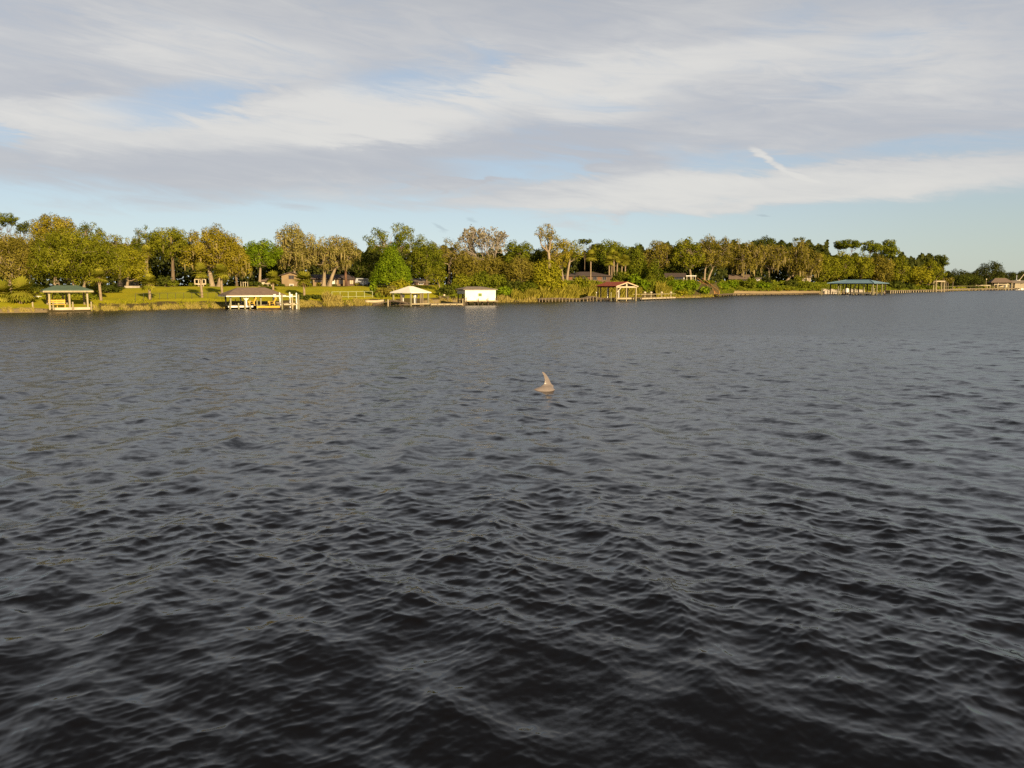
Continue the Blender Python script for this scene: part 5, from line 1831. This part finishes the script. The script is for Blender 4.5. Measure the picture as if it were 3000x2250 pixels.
tree('oak_tree', 'loose grey green oak with upswept branches beside the dense dark tree', 432, 44, 656, 84, leaf='green', bark='grey_bark', low=765, n=28, twigs=70, pr=(0.16, 0.25), density=1.1, hollow=0.4)
tree('oak_tree', 'dense dark green tree shading the top of the lawn', 508, 38, 658, 136, leaf='olive', bark='bark', low=768, n=44, pr=(0.15, 0.23), density=1.8, leaf_size=0.19, moss=60)
tree('mossy_oak', 'broad golden oak hung with moss above the garden arbour', 632, 34, 656, 180, leaf='gold', bark='pale_bark', low=806, trunk_px=632, n=62, twigs=90, pr=(0.15, 0.23), density=1.4, trunks=2, trunk_r=0.45, moss=420, droop=0.35)
tree('mossy_oak', 'low yellow brown moss draped tree beside the bright green dome', 694, 30, 718, 84, leaf='gold', bark='bark', low=822, n=24, density=1.3, moss=200, droop=0.3)
tree('broadleaf_tree', 'bright green rounded tree between the golden and the brown oaks', 770, 36, 696, 114, leaf='bright', bark='pale_bark', low=796, trunk_px=761, n=34, pr=(0.18, 0.27), density=1.8, twigs=8, trunk_r=0.28)
tree('broadleaf_tree', 'dark understorey tree below the bright green dome', 800, 44, 765, 70, leaf='dark', low=826, n=16, density=1.6)
tree('mossy_oak', 'tall brown mossy oak in front of the tan gabled house', 868, 38, 656, 136, leaf='tan', bark='pale_bark', low=806, trunk_px=863, n=54, twigs=110, pr=(0.14, 0.23), density=1.35, moss=420, trunk_r=0.40, droop=0.15)
tree('mossy_oak', 'second brown mossy oak with two trunks before the low house', 988, 32, 682, 142, leaf='tan', bark='pale_bark', low=800, trunk_px=957, n=56, twigs=100, pr=(0.14, 0.22), density=1.4, moss=420, trunks=2, trunk_r=0.36, droop=0.25)
t = spot(1014, 33)
tr = thing('pine_tree', 'straight reddish pine trunk rising through the brown mossy oak', 'tree', t)
MB().tube([(0, 0, -0.2), (-0.05, 0, 3), (-0.2, 0.2, 6.5), (-0.25, 0.2, 9.0)], [0.30, 0.25, 0.21, 0.12], 8).build('trunk', M['pine_bark'], tr, smooth=True)
rg = np.random.default_rng(77)
obj('crown', crown_mesh('pine_crown', rg, [(np.array([-0.2 + rg.normal(0, 0.7), 0.8 + rg.normal(0, 0.6), 6.8 + rg.uniform(0, 2.0)]), 0.7) for _ in range(7)], 0.2, 1.3), L['dark'], tr)
tree('broadleaf_tree', 'dark shaded tree between the mossy oaks and the bright green tree', 1078, 42, 735, 76, leaf='dark', low=838, n=24, density=1.6, moss=40)
tree('broadleaf_tree', 'tall ragged dark green crown with sky gaps over the bright green tree', 1160, 30, 654, 178, leaf='green', bark='pale_bark', low=768, trunk_px=1165, n=44, pr=(0.11, 0.18), density=1.5, leaf_size=0.19, twigs=20, trunk_r=0.28)
tree('broadleaf_tree', 'dense bright green leafy tree standing before the ragged tall crown', 1150, 20, 708, 120, leaf='bright', low=832, n=60, shape='cone', pr=(0.15, 0.24), density=1.9, leaf_size=0.19)
tree('broadleaf_tree', 'dark olive tree leaning against the ragged tall crown', 1250, 28, 706, 108, leaf='green', low=828, n=44, pr=(0.16, 0.26), density=1.5, twigs=25)
tree('oak_tree', 'golden brown oak with bare spreading limbs above the dark bushes', 1318, 30, 697, 126, leaf='brown', bark='pale_bark', low=790, trunk_px=1316, n=34, twigs=140, pr=(0.14, 0.22), density=0.95, hollow=0.4, bend=0.4)
tree('willow_shrub', 'small loose tree with fanned pale stems beside the shaded lawn', 1276, 13, 772, 78, leaf='olive', bark='pale_bark', low=836, trunk_px=1290, n=18, twigs=40, density=1.0, hollow=0.4, trunk_r=0.12)
bare_tree('bare_tree', 'pale grey bare tree fanning twigs against the sky', 1424, 27, 658, 126, 800, leaves=2600, stems=5)
tree('oak_tree', 'rusty brown twiggy tree at the foot of the bare grey tree', 1440, 20, 742, 92, leaf='brown', bark='bark', low=826, n=32, twigs=60, density=1.15, hollow=0.45)
tree('oak_tree', 'olive brown feathery tree left of the bare grey tree trunk', 1372, 22, 742, 84, leaf='brown', low=835, n=28, twigs=50, density=1.15)
tree('broadleaf_tree', 'dark green leafy tree behind the brown bushes past the bare tree', 1516, 34, 701, 92, leaf='green', low=790, n=30, pr=(0.16, 0.26), density=1.6)
tree('broadleaf_tree', 'small dark tree in the gap beneath the tall pale tree', 1582, 40, 722, 60, leaf='dark', low=800, n=20, density=1.6)
tree('oak_tree', 'tawny brown bushy tree above the water bushes past the white boathouse', 1520, 14, 750, 96, leaf='brown', low=836, n=32, twigs=60, density=1.3)
tree('pale_tree', 'tallest pale olive tree with open feathery top', 1600, 30, 649, 66, leaf='tan', bark='pale_bark', low=720, trunk_px=1612, n=20, twigs=50, pr=(0.16, 0.26), density=0.9, hollow=0.35)
tree('pale_tree', 'golden olive tree leaning beside the tallest feathery tree', 1632, 27, 688, 92, leaf='gold', bark='pale_bark', low=800, trunk_px=1650, n=34, twigs=60, pr=(0.16, 0.26), density=1.15, hollow=0.4, spread=0.4, trunk_r=0.2)
tree('pale_tree', 'slanting pale limbed tree next to the small dark pine', 1682, 30, 700, 56, leaf='olive', bark='pale_bark', low=778, trunk_px=1660, n=16, twigs=30, density=0.95)
tree('pine_tree', 'small dark pine with a bent thin trunk', 1714, 52, 692, 44, leaf='dark', bark='bark', low=722, trunk_px=1712, n=13, shape='flat', pr=(0.2, 0.32), flat=0.7, density=2.0, trunk_r=0.12)
tree('broadleaf_tree', 'dark tree filling in behind the palms and brown house', 1742, 60, 712, 70, leaf='dark', low=800, n=26, density=1.6)
tree('magnolia_tree', 'big rounded dark tree with sunlit yellow green top behind the palms', 1790, 44, 698, 112, leaf='green', low=790, n=44, pr=(0.16, 0.24), density=1.8, spread=0.4)
tree('magnolia_tree', 'dark green stepped tree sloping down beside the palms', 1866, 36, 713, 74, leaf='green', low=820, n=34, pr=(0.18, 0.28), density=1.8, shape='cone')
tree('magnolia_tree', 'dark leafy tree, lower end of the stepped slope', 1916, 26, 755, 72, leaf='green', low=850, n=34, pr=(0.18, 0.28), density=1.8, shape='cone')
tree('oak_tree', 'grey olive oak with thin top over the white house', 1926, 52, 699, 112, leaf='brown', bark='pale_bark', low=800, n=46, twigs=90, pr=(0.14, 0.22), density=1.3)
tree('oak_tree', 'olive oak with short straight trunk beside the carport', 2014, 38, 692, 96, leaf='olive', bark='pale_bark', low=800, trunk_px=2024, n=42, twigs=60, pr=(0.15, 0.23), density=1.3, trunk_r=0.4)
tree('oak_tree', 'dark green tree low behind the carport', 1972, 48, 745, 70, leaf='dark', low=812, n=22, density=1.5)
tree('oak_tree', 'lacy topped oak with twin pale trunks above the stairs', 2092, 40, 684, 116, leaf='brown', bark='pale_bark', low=802, trunk_px=2068, n=50, twigs=130, pr=(0.13, 0.20), density=1.15, trunks=2, trunk_r=0.36, hollow=0.45)
tree('mossy_oak', 'rusty brown moss hung oak over the brown cottage', 2172, 38, 697, 112, leaf='brown', bark='pale_bark', low=812, n=50, twigs=100, pr=(0.14, 0.22), density=1.3, moss=260)
tree('broadleaf_tree', 'dark green treetop showing behind the mossy oaks', 2250, 66, 691, 108, leaf='dark', low=760, n=26, density=1.7)
tree('mossy_oak', 'middle moss oak with long bare arching limbs', 2250, 36, 708, 120, leaf='brown', bark='pale_bark', low=800, n=44, twigs=130, pr=(0.14, 0.22), density=1.05, moss=240, bend=1.6)
tree('pine_tree', 'thin pine tip poking above the last mossy oak', 2334, 70, 690, 36, leaf='dark', low=712, n=9, shape='flat', density=1.3, trunk_r=0.15)
tree('mossy_oak', 'last tawny mossy oak, in front of the pale house', 2346, 38, 700, 116, leaf='brown', bark='pale_bark', low=826, trunk_px=2300, n=52, twigs=110, pr=(0.14, 0.22), density=1.3, moss=260, droop=0.2)
tree('cypress_tree', 'black green conical conifer beside the tiny white cabin', 2246, 24, 795, 40, leaf='far', low=852, n=22, shape='cone', density=2.2, pr=(0.22, 0.32))
tree('oak_tree', 'dull green oak between the mossy oaks and the blue roof', 2416, 38, 737, 84, leaf='olive', low=836, n=36, density=1.6, pr=(0.16, 0.24))
tree('pine_tree', 'flat topped pine, first of three above the blue roof', 2478, 74, 700, 88, leaf='green', bark='pine_bark', low=736, n=26, shape='dome', pr=(0.2, 0.3), flat=0.65, density=2.2, trunk_r=0.2)
tree('pine_tree', 'middle pine of the three above the blue roof', 2549, 78, 702, 60, leaf='green', bark='pine_bark', low=748, n=24, pr=(0.2, 0.3), flat=0.7, density=2.2, trunk_r=0.2)
tree('pine_tree', 'tallest pine of the three, trailing down towards the far end', 2597, 76, 699, 62, leaf='green', bark='pine_bark', low=770, trunk_px=2588, n=28, pr=(0.18, 0.28), flat=0.7, density=2.2, trunk_r=0.2)
tree('oak_tree', 'olive green rounded oak behind the near end of the blue roof', 2458, 46, 733, 80, leaf='olive', low=830, n=38, density=1.7, pr=(0.16, 0.24))
tree('oak_tree', 'mid green rounded oak behind the middle of the blue roof', 2516, 48, 738, 80, leaf='olive', low=832, n=38, density=1.7, pr=(0.16, 0.24))
tree('oak_tree', 'brownish oak behind the far end of the blue roof', 2576, 46, 744, 84, leaf='brown', low=842, n=38, density=1.6, pr=(0.16, 0.24), twigs=30)
tree('oak_tree', 'dull green oak beyond the blue roofed boathouse', 2630, 44, 744, 72, leaf='olive', low=842, n=34, density=1.7, pr=(0.16, 0.24))
tree('broadleaf_tree', 'yellow green leafy tree over the sunlit far pier', 2692, 30, 778, 72, leaf='lime', low=846, n=34, density=1.7, pr=(0.18, 0.28))
tree('oak_tree', 'olive oak at the end of the lit wood', 2722, 46, 755, 84, leaf='olive', low=842, n=36, density=1.7, pr=(0.16, 0.24))
tree('pine_tree', 'dark lone pine with sideways branch at the end of the lit wood', 2755, 52, 742, 52, leaf='dark', bark='bark', low=788, n=20, pr=(0.18, 0.3), density=2, flat=0.7, trunk_r=0.18)
tree('oak_tree', 'bent tawny tree behind the tall far pilings', 2766, 22, 808, 56, leaf='brown', bark='pale_bark', low=836, n=16, density=1.1, twigs=20)
for px, top, w, t_, lab, lf, nm in ((2808, 786, 76, 70, 'low dark treetop in the distance past the lone pine', 'far', 'oak_tree'), (2822, 800, 84, 36, 'dusky brown shrubby tree behind the far pier', 'dark', 'oak_tree'), (2858, 792, 50, 80, 'small dark distant tree beside the high distant tree', 'far', 'oak_tree'),
                                    (2896, 763, 78, 70, 'high dark distant tree standing over the far pier', 'far', 'broadleaf_tree'), (2942, 788, 64, 90, 'dark distant tree behind the brown roofed far boathouse', 'far', 'oak_tree'), (2990, 794, 70, 100, 'dark distant tree behind the white flybridge', 'far', 'oak_tree'),
                                    (2915, 805, 56, 45, 'dull brown distant shrubby tree beside the brown roofed far boathouse', 'dark', 'oak_tree'), (3050, 798, 80, 100, 'dark distant tree beyond the grey boat shed', 'far', 'oak_tree')):
    tree(nm, lab, px, t_, top, w, leaf=lf, low=842, n=30, density=1.6, pr=(0.17, 0.27), leaf_size=0.15)

# ------------------------------------------------------------------ palms
palm('short stout palm beside the low plank dock', 60, 6, 850, crown_w=84, skirt=1.0, fat=1.9, dens=1.7)
palm('low bushy palm at the very edge beside the short stout palm', 4, 8, 856, crown_w=70, skirt=0.6, fat=1.7, dens=1.5)
palm('slim palm between the green roofed pavilion and the lawn', 294, 7, 811, crown_w=54, skirt=0.3, lean=-0.04)
palm('droopy palm on the lawn nearest the green roofed pavilion', 437, 7.5, 826, crown_w=56, skirt=1.0, dens=1.2)
palm('tall palm rising beside the dense dark tree', 434, 31, 740, crown_w=44, skirt=1.3)
palm('palm in front of the garden arbour', 591, 8.5, 796, crown_w=52, skirt=0.8, lean=-0.03)
palm('palm behind the near corner of the brown roofed boathouse', 650, 11, 797, crown_w=56, skirt=0.9, lean=-0.02)
palm('feathery young palm behind the ridge of the brown roofed boathouse', 800, 20, 815, crown_w=48, skirt=0.2)
palm('leafy palm on the bank past the boat lift', 891, 9, 818, crown_w=56, skirt=0.6, lean=-0.02, dens=1.3)
palm('tall slim palm in front of the brown screened house', 1730, 22, 750, crown_w=40, skirt=1.0)
palm('palm nearest the tall slim palm in the cluster by the rounded dark tree', 1784, 24, 764, crown_w=36, skirt=0.8)
palm('tallest palm in the cluster by the rounded dark tree', 1799, 26, 748, crown_w=38, skirt=0.9, lean=-0.02)
palm('inner palm of the cluster, half hidden by its tallest neighbour', 1806, 28, 757, crown_w=34, skirt=0.6, lean=0.02)
palm('palm at the outer end of the cluster, by the stepped dark trees', 1831, 26, 762, crown_w=36, skirt=0.9)
palm('dim short palm behind the cluster palms', 1821, 34, 768, crown_w=26, skirt=0.6)

# ------------------------------------------------------------------ shrubs
for a in (
    ('yellow green bush under the short stout palm', 84, 7, 876, 30, 'lime'),
    ('dark bush at the water edge under the low bushy palm', 16, 9, 872, 50, 'dark'),
    ('dark bush in the shade under the spreading olive oak', 120, 17, 838, 60, 'dark'),
    ('dark hanging bush behind the posts of the green roofed pavilion', 205, 14, 848, 90, 'dark'),
    ('leafy dark bush between the pavilion and the slim palm', 262, 9, 862, 44, 'green'),
    ('large dark bush spreading behind the slim palm', 320, 17, 832, 70, 'dark'),
    ('dark rounded shrub below the dense dark tree', 482, 33, 806, 46, 'dark'),
    ('lower rounded shrub beside the dark one at the lawn top', 508, 31, 818, 34, 'green'),
    ('small clipped shrub on the near side of the garden arbour', 564, 30, 829, 26, 'green'),
    ('small clipped shrub on the far side of the garden arbour', 604, 30, 829, 26, 'green'),
    ('dark low shrub row by the white post fence', 690, 36, 828, 40, 'dark'),
    ('clipped dark bush before the pale shed', 748, 33, 824, 40, 'dark'),
    ('clipped low bush under the young feathery palm', 780, 30, 832, 32, 'dark'),
    ('garden bush in front of the tan gabled house', 828, 32, 832, 18, 'dark'),
    ('garden bush by the low house window', 936, 36, 828, 22, 'brown'),
    ('small dark hedge bush under the white garage panel', 974, 34, 832, 26, 'dark'),
    ('yellowish garden bush beside the grey van', 1046, 36, 826, 20, 'brown'),
    ('dark low bush on the bank behind the boat lift', 884, 6, 864, 44, 'dark'),
    ('dark low hedge along the bank below the leafy palm', 920, 7, 864, 60, 'dark'),
    ('bright green upright bush at the end of the lawn', 1094, 11, 824, 24, 'bright'),
    ('brown weedy bush behind the sagging boardwalk', 1126, 7, 845, 50, 'brown'),
    ('yellow flowering bush behind the white roofed shelter', 1172, 12, 818, 60, 'lime'),
    ('pale twiggy bush near the sagging boardwalk', 1148, 9, 832, 30, 'tan'),
    ('dark wide bush at the edge of the shaded lawn', 1304, 6, 838, 56, 'dark'),
    ('dark bush at the side wall of the white boathouse', 1336, 9, 830, 34, 'green'),
    ('tall yellow green bush behind the white boathouse', 1352, 14, 800, 56, 'olive'),
    ('dark green bush over the white boathouse roof', 1408, 13, 796, 62, 'green'),
    ('deep green bush behind the far corner of the white boathouse roof', 1456, 14, 800, 56, 'green'),
    ('leafy green bush at the far wall of the white boathouse', 1474, 5, 838, 50, 'bright'),
    ('deep shadowed bush above the brown reeds', 1510, 9, 820, 60, 'dark'),
    ('spreading green bush above the derelict dock start', 1546, 6, 826, 56, 'green'),
    ('large bright yellow green bush over the derelict dock', 1600, 7, 762, 96, 'lime'),
    ('lower yellow green bush at the foot of the large bright one', 1634, 5, 815, 54, 'lime'),
    ('olive bush before the brown screened house', 1704, 8, 806, 52, 'olive'),
    ('dark green bush next to the red roof', 1744, 10, 826, 40, 'green'),
    ('dark laurel bush above the red roof', 1822, 20, 794, 60, 'green'),
    ('green bush peaking behind the truss gable', 1858, 13, 800, 40, 'bright'),
    ('green bush behind the first capped posts', 1884, 8, 818, 44, 'bright'),
    ('dark bush in the hollow behind the sunlit dock', 1910, 8, 824, 40, 'green'),
    ('olive green bush behind the yellow reed patch', 1936, 10, 812, 44, 'green'),
    ('bright bush below the white house', 1978, 7, 818, 54, 'bright'),
    ('bright bush below the carport', 2022, 7, 820, 56, 'bright'),
    ('low yellowish bush at the water below the white house', 1998, 3, 850, 44, 'lime'),
    ('round dark bush at the foot of the stairs', 2066, 2.5, 838, 36, 'bright'),
    ('low mounded bush above the stairs', 2074, 22, 821, 40, 'green'),
    ('green bush on the bank just past the stairs', 2116, 9, 826, 48, 'bright'),
    ('green bush on the bank before the brown cottage', 2146, 10, 820, 44, 'bright'),
    ('yellow green bush on the bank before the tiny cabin', 2190, 10, 820, 54, 'green'),
    ('bright sunlit bush beside the black green conifer', 2236, 9, 826, 46, 'bright'),
    ('low yellow bush on the sand past the conifer', 2268, 9, 844, 48, 'lime'),
    ('flat yellow bush at the far end of the sand', 2298, 8, 848, 40, 'lime'),
    ('dark bush below the moss hung pale house', 2318, 13, 818, 46, 'dark'),
    ('mixed green bush before the pale house', 2356, 11, 828, 54, 'green'),
    ('tall olive bush hiding the lower wall of the white house', 1962, 24, 809, 30, 'olive'),
    ('loose bush hiding the corner of the pale moss hung house', 2338, 30, 806, 30, 'olive'),
    ('dark bush between the brown cottage and the tiny cabin', 2202, 26, 812, 30, 'green'),
    ('low bush near the blue roof on the bank', 2392, 9, 838, 36, 'olive'),
    ('dark broad bush at the far side of the blue roof', 2622, 14, 822, 56, 'dark'),
    ('dark bush behind the sunlit far pier', 2660, 12, 830, 44, 'dark'),
    ('dull bush at the end of the sunlit far pier', 2712, 12, 836, 50, 'green'),
    ('low dark bush under the far boat lift portal', 2770, 10, 838, 60, 'dark'),
    ('dusky low bush behind the long shaded far pier', 2840, 10, 836, 60, 'dark'),
):
    lab, px, t_, top, w, lf = a
    shrub(lab, px, t_, top, w, lf, n=12 if w < 40 else 18, leaf_size=0.15)

# ------------------------------------------------------------------ reeds, undergrowth and the wood behind
reeds('dry_reeds', 'dry golden reeds along the foot of the lawn', ((262, 700, -0.2, 2.6, 0.7), (262, 700, 2.6, 5.0, 0.25), (850, 1095, -0.2, 4.5, 0.85), (940, 1000, 3, 7, 1.8), (1255, 1345, 0.5, 4.5, 0.55), (1455, 1580, -0.2, 4, 1.2), (0, 96, 0, 3, 0.5)), 26000, 0.4, 0.85, L['reed'], 0.035, 0.25)
reeds('bank_weeds', 'low green weeds between the dry reeds at the foot of the lawn', ((262, 700, 0.2, 7, 1.0), (850, 1095, 0.5, 6.5, 0.9), (1105, 1160, 0.3, 6, 1.2)), 6000, 0.15, 0.36, L['lime'], 0.05)
reeds('tall_yellow_reeds', 'tall yellow green reeds behind the derelict dock and the red roofed boathouse', ((1500, 1580, 2, 6, 0.8), (1590, 1760, 1.5, 9, 1.0), (1740, 1880, 1.5, 8, 1.1), (1925, 1965, 1, 8, 1.4)), 16000, 1.3, 2.7, L['reed_green'], 0.05)
reeds('bank_grass', 'rough grass on the bank along the far piers', ((1960, 2110, 0.0, 3, 0.6), (2420, 2760, 2, 10, 0.8), (2760, 3100, 0.5, 8, 1.0)), 7000, 0.4, 1.0, L['reed_green'], 0.05)


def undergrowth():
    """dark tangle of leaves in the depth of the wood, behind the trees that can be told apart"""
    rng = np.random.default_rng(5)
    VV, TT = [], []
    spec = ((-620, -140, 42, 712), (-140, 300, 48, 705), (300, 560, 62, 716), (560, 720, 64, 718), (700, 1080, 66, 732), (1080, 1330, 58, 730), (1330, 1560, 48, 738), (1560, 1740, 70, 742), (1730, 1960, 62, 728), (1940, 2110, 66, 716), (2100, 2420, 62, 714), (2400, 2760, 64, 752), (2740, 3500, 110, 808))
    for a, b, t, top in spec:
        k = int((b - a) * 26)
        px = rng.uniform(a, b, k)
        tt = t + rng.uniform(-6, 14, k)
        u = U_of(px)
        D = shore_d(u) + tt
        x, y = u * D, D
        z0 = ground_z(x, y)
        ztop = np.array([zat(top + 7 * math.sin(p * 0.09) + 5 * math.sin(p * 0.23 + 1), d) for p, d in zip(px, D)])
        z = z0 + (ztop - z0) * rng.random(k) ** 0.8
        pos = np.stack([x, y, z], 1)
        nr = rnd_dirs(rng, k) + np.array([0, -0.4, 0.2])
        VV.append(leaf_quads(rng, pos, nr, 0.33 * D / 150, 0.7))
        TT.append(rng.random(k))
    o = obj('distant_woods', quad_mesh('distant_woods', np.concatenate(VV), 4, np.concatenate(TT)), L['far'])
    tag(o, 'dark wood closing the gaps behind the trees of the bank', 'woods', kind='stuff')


undergrowth()


def ground_cover(name, label, spans, n, hmax, size, mat, seed):
    """knee to waist high leafy cover on the bank: spans of (px0, px1, t0, t1)"""
    rng = np.random.default_rng(seed)
    wt = np.array([(b - a) * (t1 - t0) for a, b, t0, t1 in spans], dtype=float)
    wt /= wt.sum()
    VV, TT = [], []
    for (a, b, t0, t1), q in zip(spans, wt):
        k = int(n * q)
        u = U_of(rng.uniform(a, b, k))
        t = rng.uniform(t0, t1, k)
        D = shore_d(u) + t
        x, y = u * D, D
        lump = 0.45 + 0.55 * np.sin(x * 0.9 + 1.3 * np.sin(y * 0.7)) * np.cos(y * 0.8 + x * 0.3)
        z = ground_z(x, y) + hmax * np.clip(lump, 0.08, 1) * rng.random(k) ** 0.6
        nr = rnd_dirs(rng, k) * 0.8 + np.array([0.1, -0.6, 0.6])
        VV.append(leaf_quads(rng, np.stack([x, y, z], 1), nr, size * D / 150, 0.6))
        TT.append(np.clip(0.5 + 0.35 * lump * 0.6 + rng.normal(0, 0.2, k) - 0.1, 0, 1))
    o = obj(name, quad_mesh(name, np.concatenate(VV), 4, np.concatenate(TT)), mat)
    tag(o, label, 'ground cover', kind='stuff')


ground_cover('bank_undergrowth', 'leafy green cover on the wooded bank between the bushes', ((1100, 1180, 6, 14), (1285, 1600, 4, 22), (1590, 1960, 5, 26), (1950, 2036, 2, 28), (2108, 2150, 2, 28), (2140, 2420, 5.5, 34), (2410, 2780, 6, 30)), 24000, 1.1, 0.26, L['green'], 31)
ground_cover('ivy_cover', 'dull low cover in the shade under the spreading oak', ((-120, 285, 8, 30), (2770, 3150, 3, 26)), 7000, 0.6, 0.22, L['olive'], 32)
